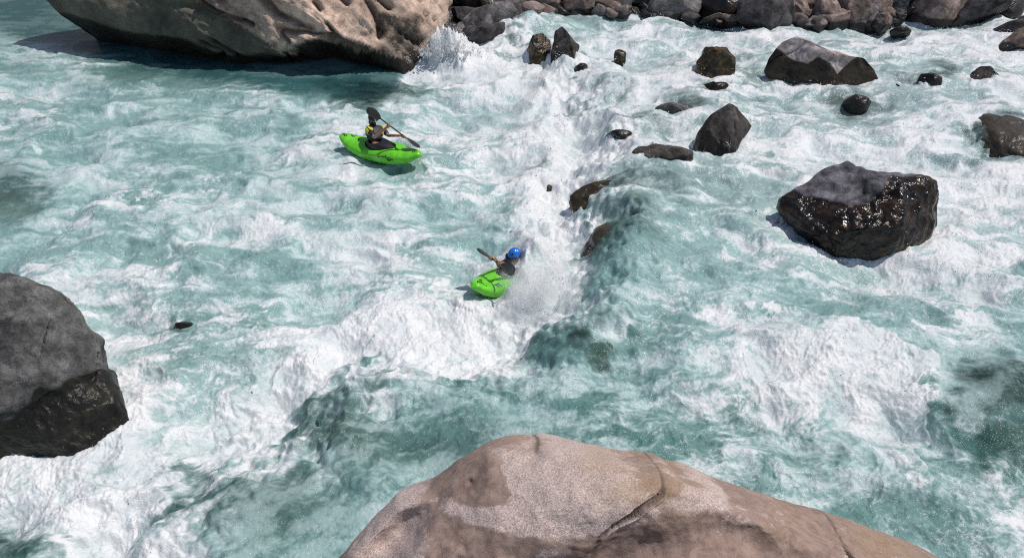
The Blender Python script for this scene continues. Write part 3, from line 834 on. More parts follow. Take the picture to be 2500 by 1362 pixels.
def build_bank():
    # boulders of the far bank that can be told apart
    spec = [
        ("dark blue black boulder at the water's edge of the far bank", 3, [(1800, 40), (1805, 5), (1830, -25), (1890, -30), (1935, -5), (1942, 35), (1925, 62), (1870, 82), (1835, 65)], .6),
        ("pale rose slanting boulder in the far bank right of the dark blue one", 2, [(2000, -10), (2025, -30), (2045, 10), (2057, 50), (2040, 66), (2005, 60), (1985, 30)], .45),
        ("brown boulder with a ridge in the far bank", 0, [(2062, 30), (2070, 0), (2095, -30), (2120, -5), (2128, 50), (2100, 68), (2068, 60)], .5),
        ("round brown boulder at the water under the pale grey ones", 0, [(2128, 60), (2140, 35), (2165, 26), (2182, 42), (2175, 68), (2150, 76)], .35),
        ("smooth grey boulder standing upright in the far bank", 1, [(2168, 30), (2175, -15), (2205, -30), (2218, 0), (2212, 40), (2185, 48)], .4),
        ("broad smooth boulder with pale top at the right of the far bank", 2, [(2205, 40), (2225, 5), (2280, -35), (2360, -45), (2400, -20), (2380, 25), (2330, 52), (2260, 58)], .9),
        ("wide dark boulder at the far right of the bank", 3, [(2290, 50), (2330, 10), (2400, -30), (2470, -30), (2460, 20), (2400, 45), (2340, 62)], .8),
        ("grey tilted boulder beside the splash at the slab's foot", 1, [(1140, 85), (1125, 50), (1150, 25), (1190, 5), (1250, 0), (1262, 30), (1220, 60), (1160, 100)], .7),
        ("dark wet boulder at the foot of the grey tilted one", 3, [(1110, 105), (1125, 70), (1150, 62), (1180, 80), (1200, 70), (1245, 48), (1240, 70), (1180, 105), (1140, 115)], .5),
        ("rose boulder at the right end of the slab", 2, [(1000, 55), (1010, 10), (1040, -10), (1065, 20), (1072, 55), (1040, 80)], .6),
        ("small round grey stone on top of the bank by the slab", 1, [(1126, 22), (1132, 5), (1150, 0), (1165, 12), (1160, 30), (1140, 34)], .25),
        ("dark grey rounded boulder behind the white water chute", 1, [(1262, 5), (1280, -15), (1300, -15), (1310, 10), (1290, 28), (1265, 26)], .4),
        ("dark brown block in the far bank above the chute", 0, [(1370, 30), (1375, -15), (1420, -25), (1470, -10), (1475, 28), (1440, 38)], .6),
        ("wide brown bank boulder above the round stone", 0, [(1600, 35), (1605, 0), (1640, -20), (1680, 0), (1690, 35), (1650, 48)], .6),
        ("flat reddish boulder low on the far bank left of the dark blue one", 0, [(1705, 52), (1740, 32), (1790, 34), (1805, 52), (1770, 62)], .4),
    ]
    for i, (lb, mi, poly, dp) in enumerate(spec):
        pa = np.array(poly); b = (pa[:, 0].mean(), pa[:, 1].max() - 8)
        rock("boulder", lb, poly, M_BANK[mi], base=b, depth=dp, seed=80 + i, nf=7, rough=.04, wet_h=.22, group="boulders of the far bank", stump=False)
    # the heap behind and between them
    n = 0
    g = np.random.default_rng(5)
    words = ["brown", "grey", "rose brown", "dark"]
    for row in range(3):
        x = 1010 + row * 9
        while x < 2480:
            yb = np.interp(x, [1000, 1080, 1150, 1250, 1450, 1700, 1900, 2100, 2240, 2480], [96, 96, 92, 52, 40, 42, 58, 60, 42, 22])
            yy = yb - row * 13 + g.uniform(-4, 4)
            rad = g.choice([g.uniform(.18, .35), g.uniform(.4, .75), g.uniform(.7, 1.15)], p=[.35, .4, .25])
            p = ground(x, max(yy + row * 9, 4)); p = p + np.array([0, .35 + row * .55, .0])
            z = .05 + row * .33 + g.uniform(-.1, .1)
            V0, F = ico(4)
            s = rad * np.array([g.uniform(.8, 1.35), g.uniform(.8, 1.2), g.uniform(.65, 1.0)])
            q = V0.copy()
            for _ in range(8):
                nn = g.normal(size=3); nn /= np.linalg.norm(nn); d = g.uniform(.45, .85)
                t = q @ nn - d; q = q - np.outer(np.where(t > 0, t * .95, 0), nn)
            q = q * (1 + .06 * fbm3(V0 * 1.8 + n * 3.7, 4))[:, None]
            a = g.uniform(0, 6.28); rot = np.array([[math.cos(a), -math.sin(a), 0], [math.sin(a), math.cos(a), 0], [0, 0, 1]])
            W = (q * s) @ rot.T + np.array([p[0], p[1], z])
            mi = int(g.choice([0, 0, 1, 2, 3, 3]))
            wet = sstep(.35, .1, W[:, 2])
            o = mesh_obj("bank_boulder", W, F, M_BANK[mi], attrs=dict(cav=np.clip(.75 + .5 * fbm3(V0 * 2.2 + n * 1.7, 4), 0, 1), wet=np.maximum(wet, float(g.uniform() < .25) * .8), tone=.5 + .3 * fbm3(V0 * 1.5 + n, 3)), loc=(p[0], p[1], z - s[2]))
            side = "behind the white water chute" if x < 1500 else ("left of the dark blue boulder" if x < 1800 else ("right of the dark blue boulder" if x < 2200 else "at the far right end"))
            tag(o, "%s boulder heaped in the far bank %s" % (words[mi], side), "boulder", "boulders heaped on the far bank, %s, %s" % (words[mi], side))
            n += 1
            x += rad * 60 * g.uniform(.8, 1.3) + 6
    for i in range(46):
        x = g.uniform(1080, 2480)
        yb = np.interp(x, [1000, 1080, 1150, 1250, 1450, 1700, 1900, 2100, 2240, 2480], [100, 100, 98, 58, 46, 50, 66, 68, 50, 30])
        p = ground(x, yb + g.uniform(-5, 6)); rad = g.uniform(.12, .30)
        V0, F = ico(3); q = V0.copy()
        for _ in range(9):
            nn = g.normal(size=3); nn /= np.linalg.norm(nn); t = q @ nn - g.uniform(.45, .85); q = q - np.outer(np.where(t > 0, t, 0), nn)
        W = q * rad * g.uniform(.7, 1.4, 3) * np.array([1.2, 1, .8]) + np.array([p[0], p[1], RELIEF_AT(x, yb) + rad * .35])
        mi = int(g.choice([0, 1, 2, 3, 3]))
        o = mesh_obj("bank_stone", W, F, M_BANK[mi], attrs=dict(cav=np.full(len(W), .8), wet=sstep(.25, .05, W[:, 2]), tone=np.full(len(W), .5)), loc=(p[0], p[1], 0))
        tag(o, "small %s broken stone at the waterline of the far bank" % words[mi], "stone", "small %s stones along the far waterline" % words[mi])
    # ground rising behind the boulders
    xs = np.linspace(-40, 40, 120); ts = np.linspace(0, 1, 50)
    Xg, Tg = np.meshgrid(xs, ts)
    y0 = np.interp(Xg, [-40, -12, -4, -1.5, 0, 8, 20, 40], [34, 33, 27.5, 25.5, 27.6, 28.2, 30.5, 32])
    Yg = y0 + Tg * 40
    Z = -.4 + Tg * 26 * (1 + 0) + .5 * fbm3(np.stack([Xg.ravel() * .4, Yg.ravel() * .4, Xg.ravel() * 0], -1), 5).reshape(Xg.shape)
    idx = np.arange(Xg.size).reshape(Xg.shape)
    F = np.stack([idx[:-1, :-1], idx[:-1, 1:], idx[1:, 1:], idx[1:, :-1]], -1).reshape(-1, 4)
    V = np.stack([Xg, Yg, Z], -1).reshape(-1, 3)
    o = mesh_obj("hillside", V, F, M_BANK[0], attrs=dict(cav=np.full(len(V), .6), wet=np.zeros(len(V)), tone=np.full(len(V), .5)))
    tag(o, kind="structure")
    # river bed
    xs = np.linspace(-30, 30, 220); ys = np.linspace(1, 45, 160)
    Xg, Yg = np.meshgrid(xs, ys)
    P = np.stack([Xg.ravel(), Yg.ravel(), Xg.ravel() * 0], -1)
    Z = -.75 + .28 * fbm3(P * .8, 4)
    idx = np.arange(Xg.size).reshape(Xg.shape)
    F = np.stack([idx[:-1, :-1], idx[:-1, 1:], idx[1:, 1:], idx[1:, :-1]], -1).reshape(-1, 4)
    o = mesh_obj("riverbed", np.stack([P[:, 0], P[:, 1], Z], -1), F, M_BED, attrs=dict(cav=np.full(len(P), .9), wet=np.zeros(len(P)), tone=.5 + .4 * fbm3(P, 3)))
    tag(o, kind="structure")

#@@FORE
# ------------------------------------------------------------------ granite boulder in the foreground
def build_fore():
    b = NB("foreground_granite")
    co = b.coord("Object")
    tone, shade, line = b.attr("tone"), b.attr("ochre"), b.attr("line")
    mid = b.noise(co, 3.2, 7, .65, .5); fine = b.noise(co, 70, 4, .8); fine2 = b.noise(co, 160, 2, .6); blot = b.noise(co, 9, 6, .7, .4)
    pale = b.mix(b.mapr(fine, .38, .62), (.42, .315, .28), (.76, .61, .55))
    pale = b.mix(b.mapr(fine2, .56, .68), pale, (.16, .12, .11))
    brown = b.mix(b.mapr(blot, .35, .65), (.235, .160, .132), (.39, .275, .228))
    brown = b.mix(b.mapr(fine, .52, .66, 0, .35), brown, (.42, .31, .26))
    f = b.mapr(b.math('ADD', tone, b.math('ADD', b.math('MULTIPLY', b.math('SUBTRACT', mid, .5), .7), b.math('MULTIPLY', b.math('SUBTRACT', blot, .5), .9))), .40, .62)
    c = b.mix(f, pale, brown)
    c = b.mix(b.math('MULTIPLY', shade, b.mapr(mid, .3, .7, .3, .9)), c, b.mix(b.mapr(fine, .4, .6), (.28, .185, .10), (.46, .32, .20)))
    c = b.mix(b.math('MULTIPLY', line, .8), c, (.07, .048, .038))
    b.set(Base_Color=c, Roughness=.85, Specular_IOR_Level=.25)
    b.bump(b.math('ADD', b.math('MULTIPLY', fine, .5), b.math('ADD', b.math('MULTIPLY', blot, .7), b.math('MULTIPLY', fine2, .15))), .5, .03)

    store = {}
    def line_d(px, py, pts): return polydist(px, py, pts)
    def sculpt(L, S, c):
        L = L.copy()
        px = L[:, 0] / S + c[0]; py = c[1] - L[:, 1] / S
        front = sstep(.0, .3, L[:, 2])
        wob = 9 * pn3(np.stack([px * .02, py * .02, px * 0], -1))
        w = np.zeros(len(L))
        # trough that runs down the left flank, steep on its right side
        d, s = line_d(px + wob, py, [(1075, 1165), (1045, 1210), (985, 1290), (925, 1380), (880, 1480)])
        w -= .26 * np.exp(-(d / 50) ** 2) * sstep(1150, 1270, py)
        d, s = line_d(px, py, [(1030, 1215), (960, 1300), (890, 1400)])
        # ridge right of it
        d, s = line_d(px + wob, py, [(1095, 1190), (1070, 1240), (1000, 1340), (950, 1420)])
        w += .10 * np.exp(-(d / 28) ** 2)
        # a step under the crest on the left
        d, s = line_d(px, py + wob * .5, [(1085, 1150), (1180, 1112), (1250, 1088), (1325, 1082)])
        w -= .05 * sstep(-7, 7, d * s) * np.exp(-(d / 40) ** 2) - .03 * np.exp(-(d / 10) ** 2)
        # broad hollow that crosses the middle, and a pale hump below it
        d, s = line_d(px, py, [(1180, 1370), (1420, 1335), (1580, 1300), (1720, 1260), (1900, 1330)])
        w -= .16 * np.exp(-(d / 60) ** 2)
        w += .34 * np.exp(-((px - 1690) / 100) ** 2 - ((py - 1350) / 55) ** 2)
        w += .10 * np.exp(-((px - 1480) / 150) ** 2 - ((py - 1170) / 60) ** 2)
        w -= .06 * np.exp(-((px - 1720) / 90) ** 2 - ((py - 1180) / 30) ** 2)
        # cracks
        ln = np.zeros(len(L))
        for pts, wd, dp in (([(1592, 1128), (1580, 1158), (1530, 1190), (1475, 1222), (1440, 1250), (1425, 1285)], 2.6, .028),
                            ([(2062, 1272), (2048, 1290), (2050, 1318), (2046, 1345), (2050, 1400)], 3.6, .09),
                            ([(1322, 1064), (1318, 1078), (1308, 1090)], 4, .05)):
            d, s = line_d(px + wob * .35, py + wob * .25, pts)
            w -= dp * np.exp(-(d / (wd * 1.6)) ** 2)
            ln = np.maximum(ln, np.exp(-(d / wd) ** 2))
        # chipped pit
        w -= .07 * np.exp(-((px - 1150) / 10) ** 2 - ((py - 1166) / 7) ** 2)
        # right of the right-hand crack the block stands a little proud
        w += .04 * sstep(2046, 2054, px)
        L[:, 2] += w * front
        store['line'] = ln
        # tone: 1 brown weathered, 0 pale fresh; the trough's shadow is browned in as well
        t = np.full(len(L), .62)
        def ell(x, y, rx, ry, a, v):
            k = np.exp(-(((px - x) / rx) ** 2 + ((py - y) / ry) ** 2) ** 2)
            return k, v
        for x, y, rx, ry, v in ((1370, 1150, 150, 70, .05), (1240, 1225, 160, 26, .12), (1170, 1165, 75, 45, .95), (1150, 1300, 170, 60, .95), (1240, 1330, 60, 50, .98), (960, 1290, 110, 120, .30),
                                (1330, 1310, 40, 40, .3), (1450, 1215, 70, 25, .25), (1720, 1165, 120, 20, .55), (1880, 1250, 60, 22, .4), (1560, 1300, 130, 60, .95), (1860, 1300, 170, 60, .85), (1660, 1130, 60, 14, .5), (1700, 1175, 110, 22, .32), (1040, 1240, 28, 60, .5), (1020, 1330, 22, 60, .3), (1690, 1350, 95, 48, .02)):
            k, vv = ell(x, y, rx, ry, 1, v)
            t = t * (1 - k) + vv * k
        store['tone'] = t
        oc = np.zeros(len(L))
        for x, y, rx, ry, v in ((1560, 1150, 110, 30, .9), (1460, 1110, 80, 18, .6), (2200, 1340, 130, 50, .75), (1600, 1200, 60, 40, .5), (1220, 1078, 90, 12, .5), (1880, 1250, 120, 30, .3)):
            oc = np.maximum(oc, v * np.exp(-((px - x) / rx) ** 2 - ((py - y) / ry) ** 2))
        store['ochre'] = oc
        return L
    poly = [(800, 1385), (850, 1322), (900, 1268), (960, 1208), (1040, 1180), (1062, 1160), (1110, 1120), (1180, 1085), (1240, 1070), (1330, 1063), (1400, 1076), (1450, 1090), (1540, 1111), (1610, 1113), (1645, 1132), (1700, 1145), (1770, 1183), (1850, 1205), (2000, 1258), (2060, 1273), (2200, 1318), (2330, 1362), (2480, 1440), (2620, 1640), (2500, 2100), (1900, 2500), (1100, 2400), (700, 1900), (690, 1560)]
    poly = [(a_, b_ + 14) for a_, b_ in poly]
    o = rock("granite_boulder", "broad pinkish granite boulder with brown weathering and cracks in the foreground", poly, b.mat,
             D=6.2, depth=1.25, c=(1500, 1620), seed=71, sub=8, nf=7, fd=(.80, .95), rough=.024, rfreq=2.6, wet_h=.2, e=.66, sculpt=sculpt, facets=[((0, .30, .95), .70)])
    me = o.data
    for k in ('line', 'ochre'):
        a = me.attributes.new(k, 'FLOAT', 'POINT'); a.data.foreach_set("value", store[k].astype(np.float32))
    me.attributes['tone'].data.foreach_set("value", store['tone'].astype(np.float32))
    return o

#@@KAYAK
# ------------------------------------------------------------------ boats and paddlers
GREEN = None


def kayak_mats():
    g = {}
    b = NB("lime_green_plastic")
    n = b.noise(b.coord("Object"), 7, 5, .6)
    c = b.mix(b.mapr(n, .35, .65), (.115, .50, .022), (.175, .66, .035))
    sx = b.noise(b.coord('Object', (2.2, 26, 26)), 1.6, 5, .7)
    c = b.mix(b.mapr(sx, .58, .72, 0, .55), c, (.05, .22, .02))
    c = b.mix(b.mapr(b.noise(b.coord('Object', (18, 3, 9)), 2.0, 4, .7), .62, .74, 0, .4), c, (.42, .72, .25))
    b.set(Base_Color=c, Roughness=b.mapr(sx, .4, .65, .18, .42), Specular_IOR_Level=.5)
    b.bump(n, .08, .01)
    g['green'] = b.mat
    g['black'] = plain("black_neoprene", (.012, .012, .014), .45)
    g['mark'] = plain("black_print", (.015, .02, .012), .5)
    g['red'] = plain("maroon_print", (.16, .05, .05), .5)
    g['blade'] = plain("dark_carbon_blade", (.030, .027, .026), .30)
    g['shaft'] = plain("dark_shaft", (.045, .032, .030), .35)
    g['skin'] = plain("skin", (.42, .20, .13), .5, .4, .12)
    g['hand2'] = plain("pink_tape", (.55, .20, .17), .6)
    g['yellow'] = plain("yellow_jacket_cloth", (.62, .56, .02), .6)
    g['navy'] = plain("navy_cloth", (.014, .016, .024), .6)
    g['teal'] = plain("blue_trim_cloth", (.02, .12, .17), .6)
    g['blue'] = plain("blue_helmet_plastic", (.015, .15, .62), .22)
    g['helmet'] = plain("black_helmet_plastic", (.014, .013, .014), .25)
    g['hair'] = plain("dark_hair", (.02, .013, .010), .8)
    g['grey'] = plain("dark_brown_cloth", (.045, .035, .035), .7)
    g['mint'] = plain("green_tape", (.05, .32, .20), .5)
    g['white'] = plain("white_print", (.75, .75, .72), .6)
    g['eye'] = plain("eye", (.02, .015, .012), .2)
    return g


class Hull:
    """a whitewater kayak hull: x forward, z up, z=0 at the waterline amidships"""
    def __init__(s, L=2.3, B=.66):
        s.h = L / 2; s.B = B / 2
    def w(s, u): return s.B * np.clip(1 - np.abs(u) ** 2.7, 0, 1) ** .72 + .012 * np.sqrt(np.clip(1 - np.abs(u) ** 8, 0, 1))
    def zb(s, u): return -.13 + .30 * np.abs(u) ** 2.6 + .05 * np.clip(u, 0, 1) ** 4
    def zt(s, u):
        return .20 + .075 * np.exp(-((u - .28) / .30) ** 2) + .01 * np.exp(-((u + .15) / .3) ** 2) + .10 * np.abs(u) ** 2.4 + .03 * np.clip(u, 0, 1) ** 3 - .10 * np.clip((np.abs(u) - .90) / .10, 0, 1) ** 2
    def p(s, u, t, off=0.0):
        u = np.asarray(u, float); t = np.asarray(t, float)
        c, sn = np.cos(t), np.sin(t)
        e = .78
        yy = np.sign(c) * np.abs(c) ** e; zz = np.sign(sn) * np.abs(sn) ** np.where(sn > 0, 1.05, .62)
        zm = s.zb(u) * .42 + s.zt(u) * .58
        z = np.where(sn > 0, zm + (s.zt(u) - zm) * zz, zm + (zm - s.zb(u)) * zz)
        y = s.w(u) * yy
        return np.stack([s.h * u, y + off * c, z + off * sn], -1)


def strip(H, pts, wd, off=.004, n=14):
    "a printed stroke that lies on the hull; pts are (u, angle)"
    P = np.array(pts, float)
    k = np.linspace(0, len(P) - 1, n)
    U = np.interp(k, range(len(P)), P[:, 0]); T = np.interp(k, range(len(P)), P[:, 1])
    du = np.gradient(U) * H.h; dt = np.gradient(T) * .3
    ln = np.hypot(du, dt) + 1e-9
    nu = -dt / ln / H.h * wd / 2; nt_ = du / ln / .3 * wd / 2
    A = H.p(U + nu, T + nt_, off); B = H.p(U - nu, T - nt_, off)
    V = np.concatenate([A, B]); F = [(i, i + 1, n + i + 1, n + i) for i in range(n - 1)]
    return V, F


def merge(parts):
    V = []; F = []; o = 0
    for v, f in parts:
        V.append(np.asarray(v)); F += [tuple(int(i) + o for i in q) for q in f]; o += len(v)
    return np.concatenate(V), F


def tube(pts, rad, n=10, closed=False):
    P = np.array(pts, float); m = len(P)
    rad = np.broadcast_to(np.asarray(rad, float), (m,))
    T = np.gradient(P, axis=0) if not closed else np.roll(P, -1, 0) - np.roll(P, 1, 0)
    T /= np.linalg.norm(T, axis=1, keepdims=True)
    ref = np.array([0, 0, 1.0]) if abs(T[0][2]) < .9 else np.array([1.0, 0, 0])
    V = []
    for i in range(m):
        a = np.cross(T[i], ref); a /= np.linalg.norm(a); b = np.cross(T[i], a)
        for k in range(n):
            th = 2 * math.pi * k / n
            V.append(P[i] + rad[i] * (math.cos(th) * a + math.sin(th) * b))
    F = []
    for i in range(m if closed else m - 1):
        j = (i + 1) % m
        for k in range(n):
            F.append((i * n + k, i * n + (k + 1) % n, j * n + (k + 1) % n, j * n + k))
    if not closed:
        F.append(tuple(range(n - 1, -1, -1))); F.append(tuple((m - 1) * n + k for k in range(n)))
    return np.array(V), F


def empty(name, loc, rot=None):
    o = bpy.data.objects.new(name, None); COL.objects.link(o)
    o.empty_display_size = .2
    o.location = loc
    if rot is not None: o.rotation_euler = rot
    return o


def kayak(name, label, loc, heading, pitch, roll, G, mirror=1, scale=1.0):
    H = Hull()
    root = empty(name, loc, (roll, pitch, heading)); root.scale = (scale,) * 3
    tag(root, label, "kayak", "green kayaks in the rapids")
    us = np.sin(np.linspace(-math.pi / 2, math.pi / 2, 61)); us = us * .6 + np.linspace(-1, 1, 61) * .4
    nt_ = 48; ts = np.linspace(0, 2 * math.pi, nt_, endpoint=False)
    V = np.concatenate([H.p(np.full(nt_, u), ts) for u in us])
    F = []
    for i in range(len(us) - 1):
        for k in range(nt_):
            F.append((i * nt_ + k, i * nt_ + (k + 1) % nt_, (i + 1) * nt_ + (k + 1) % nt_, (i + 1) * nt_ + k))
    F.append(tuple(range(nt_ - 1, -1, -1))); F.append(tuple((len(us) - 1) * nt_ + k for k in range(nt_)))
    mesh_obj("hull", V, F, G['green'], root)
    # cockpit rim and spray deck
    a = np.linspace(0, 2 * math.pi, 40, endpoint=False)
    cxr, rx, ry = .02, .40, .215
    rim = np.stack([cxr + rx * np.cos(a), ry * np.sin(a) * (1 - .15 * np.cos(a)), H.zt((cxr + rx * np.cos(a)) / H.h) + .012 - .05 * (np.sin(a)) ** 2], -1)
    mesh_obj("cockpit_rim", *tube(rim, .018, 8, True), G['black'], root)
    V = []; rings = 7
    for j in range(rings):
        f = j / (rings - 1)
        q = rim * (1 - f)[..., None] if False else None
        wx = -.12; cx_ = cxr * (1 - f) + wx * f
        x = cx_ + (rx * (1 - f) + .15 * f) * np.cos(a); y = (ry * (1 - f) + .19 * f) * np.sin(a)
        z = rim[:, 2] * (1 - f) + (H.zt(0) + .10) * f + .02 * math.sin(f * 3.1)
        V.append(np.stack([x, y, z], -1))
    V = np.concatenate(V); n = 40
    F = [(j * n + k, j * n + (k + 1) % n, (j + 1) * n + (k + 1) % n, (j + 1) * n + k) for j in range(rings - 1) for k in range(n)]
    mesh_obj("spray_deck", V, F, G['black'], root)
    # grab loops at bow and stern
    for u in (.84, -.86):
        z = float(H.zt(np.array(u)))
        pts = [(H.h * u - .06, 0, z - .01), (H.h * u - .05, 0, z + .03), (H.h * u, 0, z + .045), (H.h * u + .05, 0, z + .035), (H.h * u + .06, 0, z - .005)]
        mesh_obj("grab_loop", *tube(pts, .009, 6), G['black'], root)
    # printed marks on the deck
    hp = math.pi / 2
    def deck(u, d): return (u, hp + d)
    m1 = [strip(H, [deck(-.88, -.10), deck(-.83, .15)], .03), strip(H, [deck(-.76, -.45), deck(-.70, -.15), deck(-.66, -.25)], .035), strip(H, [deck(-.70, -.35), deck(-.66, -.6)], .03),
          strip(H, [deck(-.47, -.55), deck(-.42, -.8)], .03), strip(H, [deck(-.44, -.55), deck(-.45, -.85)], .03), strip(H, [deck(-.55, -.1), deck(-.50, .1)], .02),
          strip(H, [deck(.56, -.5), deck(.53, -.8)], .022), strip(H, [deck(.61, -.5), deck(.58, -.8)], .022), strip(H, [deck(.52, -.5), deck(.64, -.55)], .02),
          strip(H, [deck(.80, -.3), deck(.84, .05)], .03), strip(H, [deck(.78, -.6), deck(.82, -.5)], .025)]
    mesh_obj("deck_mark", *merge(m1), G['mark'], root)
    for sgn in (1, -1):
        # worn script on the flank
        T = lambda d: (hp - sgn * (1.28 + d))
        ws = [[(.20, .05), (.22, -.12), (.235, .10)], [(.245, .02), (.26, -.10), (.27, .10)], [(.285, .1), (.30, -.22), (.315, .08)], [(.325, .0), (.345, .1), (.35, -.05)], [(.36, .12), (.375, -.02), (.40, -.04)]]
        mesh_obj("side_script", *merge([strip(H, [(u, T(d)) for u, d in q], .016) for q in ws]), G['mark'], root)
        ws = [[(.12, -.02), (.14, .10), (.16, -.05)], [(.15, .0), (.17, .08)], [(.12, .12), (.18, .12)]]
        mesh_obj("side_script", *merge([strip(H, [(u, T(d)) for u, d in q], .013) for q in ws]), G['red'], root)
        ws = [[(.30, .24), (.38, .26), (.46, .22)], [(.33, .30), (.41, .33)], [(.40, .16), (.46, .20), (.45, .30)]]
        mesh_obj("side_emblem", *merge([strip(H, [(u, T(d)) for u, d in q], .024) for q in ws]), G['mark'], root)
    return root, H


def skin(name, verts, edges, mat, parent=None, levels=2, loc=None, root=0):
    """verts: list of (co, radius or (rx, ry))"""
    me = bpy.data.meshes.new(name)
    L = np.array([0, 0, 0]) if loc is None else np.array(loc)
    me.from_pydata([tuple(np.array(v[0]) - L) for v in verts], edges, [])
    o = bpy.data.objects.new(name, me); COL.objects.link(o)
    m = o.modifiers.new("skin", 'SKIN'); m.use_smooth_shade = True
    for i, v in enumerate(verts):
        r = v[1] if isinstance(v[1], (tuple, list)) else (v[1], v[1])
        me.skin_vertices[0].data[i].radius = r
        me.skin_vertices[0].data[i].use_root = (i == root)
    s = o.modifiers.new("sub", 'SUBSURF'); s.levels = s.render_levels = levels
    dg = bpy.context.evaluated_depsgraph_get()
    new = bpy.data.meshes.new_from_object(o.evaluated_get(dg))
    new.name = name
    new.polygons.foreach_set("use_smooth", np.ones(len(new.polygons), dtype=bool))
    new.materials.clear(); new.materials.append(mat)
    bpy.data.objects.remove(o)
    q = bpy.data.objects.new(name, new); COL.objects.link(q)
    if loc is not None and parent is None: q.location = loc
    if parent: q.parent = parent
    return q


def ellipsoid(c, r, ax=None, n=3, fn=None):
    V, F = ico(n)
    W = V * np.array(r)
    if fn is not None: W = fn(W, V)
    if ax is not None: W = W @ np.array(ax)
    return W + np.array(c), F


def unit(v): return np.array(v, float) / np.linalg.norm(v)


def paddle(name, label, A, B, fa, fb, G, hands=None, extra=None):
    """A, B: blade tips; fa, fb: directions the blade faces point"""
    A = np.array(A); B = np.array(B); d = unit(B - A); L = np.linalg.norm(B - A)
    base = (A + B) / 2
    root = empty(name, base)
    tag(root, label, "paddle", "kayak paddles held by the paddlers")
    mesh_obj("shaft", *tube([A + d * .36 - base, (A + B) / 2 - base, B - d * .36 - base], .016, 10), G['shaft'], root)
    for tip, dd, f in ((A, d, fa), (B, -d, fb)):
        f = np.array(f, float); f = unit(f - dd * (f @ dd)); s = np.cross(f, dd)
        # spoon blade: outline from tip to throat, dihedral and slight scoop
        ks = np.linspace(0, 1, 17); ln = .46
        half = .098 * np.sin(np.clip(ks * 1.12 + .09, 0, 1.0) * math.pi) ** .62 * (1 - .25 * ks) + .012
        half[0] = .035
        V = []
        for side in (1, -1):
            for k, h in zip(ks, half):
                for q in np.linspace(-1, 1, 7):
                    th = .006 * (1 - q * q) + .0035
                    V.append(tip + dd * (k * ln) + s * (q * h) + f * (side * th + .035 * (1 - k) ** 2 - .05 * h * 4 * q * q * .3) - base)
        n = 7; m = 17; F = []
        for sd in range(2):
            o = sd * n * m
            for i in range(m - 1):
                for j in range(n - 1):
                    fc = (o + i * n + j, o + i * n + j + 1, o + (i + 1) * n + j + 1, o + (i + 1) * n + j)
                    F.append(fc if sd == 0 else fc[::-1])
        o = n * m
        for i in range(m - 1):
            F.append((i * n, (i + 1) * n, o + (i + 1) * n, o + i * n)); F.append((i * n + n - 1, o + i * n + n - 1, o + (i + 1) * n + n - 1, (i + 1) * n + n - 1))
        for j in range(n - 1): F.append((j, o + j, o + j + 1, j + 1))
        mesh_obj("blade", np.array(V), F, G['blade'], root)
    if extra:
        for nm, t0, t1, rd, mt in extra:
            mesh_obj(nm, *tube([A + d * L * t0 - base, A + d * L * t1 - base], rd, 10), G[mt], root)
    return root


def add_hand(Vs, Es, wrist, grip, shaft, palm_n, r=.0085):
    """wrist index, grip point on the shaft; five fingers curl round it. Returns nothing, extends Vs/Es"""
    shaft = unit(shaft); w0 = np.array(Vs[wrist][0]); fwd = unit(grip - w0); fwd = unit(fwd - shaft * (fwd @ shaft))
    nrm = unit(np.cross(shaft, fwd))
    palm = grip - fwd * .045 + nrm * .024
    Vs.append((palm, (.036, .020))); pi = len(Vs) - 1; Es.append((wrist, pi))
    for k, (o, ln) in enumerate(((-.030, .9), (-.010, 1.0), (.011, .95), (.031, .78))):
        b = grip + shaft * o
        pts = [b - fwd * .012 + nrm * .030, b + fwd * .020 * ln + nrm * .026, b + fwd * .034 * ln - nrm * .004, b + fwd * .012 - nrm * .028]
        last = pi
        for j, p in enumerate(pts):
            Vs.append((p, r * (1.05 - .1 * j) * (.95 if k < 3 else .85))); Es.append((last, len(Vs) - 1)); last = len(Vs) - 1
    b = grip - shaft * .038
    last = pi
    for j, p in enumerate((b - fwd * .034 + nrm * .012, b - fwd * .020 - nrm * .018, b + fwd * .004 - nrm * .028)):
        Vs.append((p, r * 1.15)); Es.append((last, len(Vs) - 1)); last = len(Vs) - 1


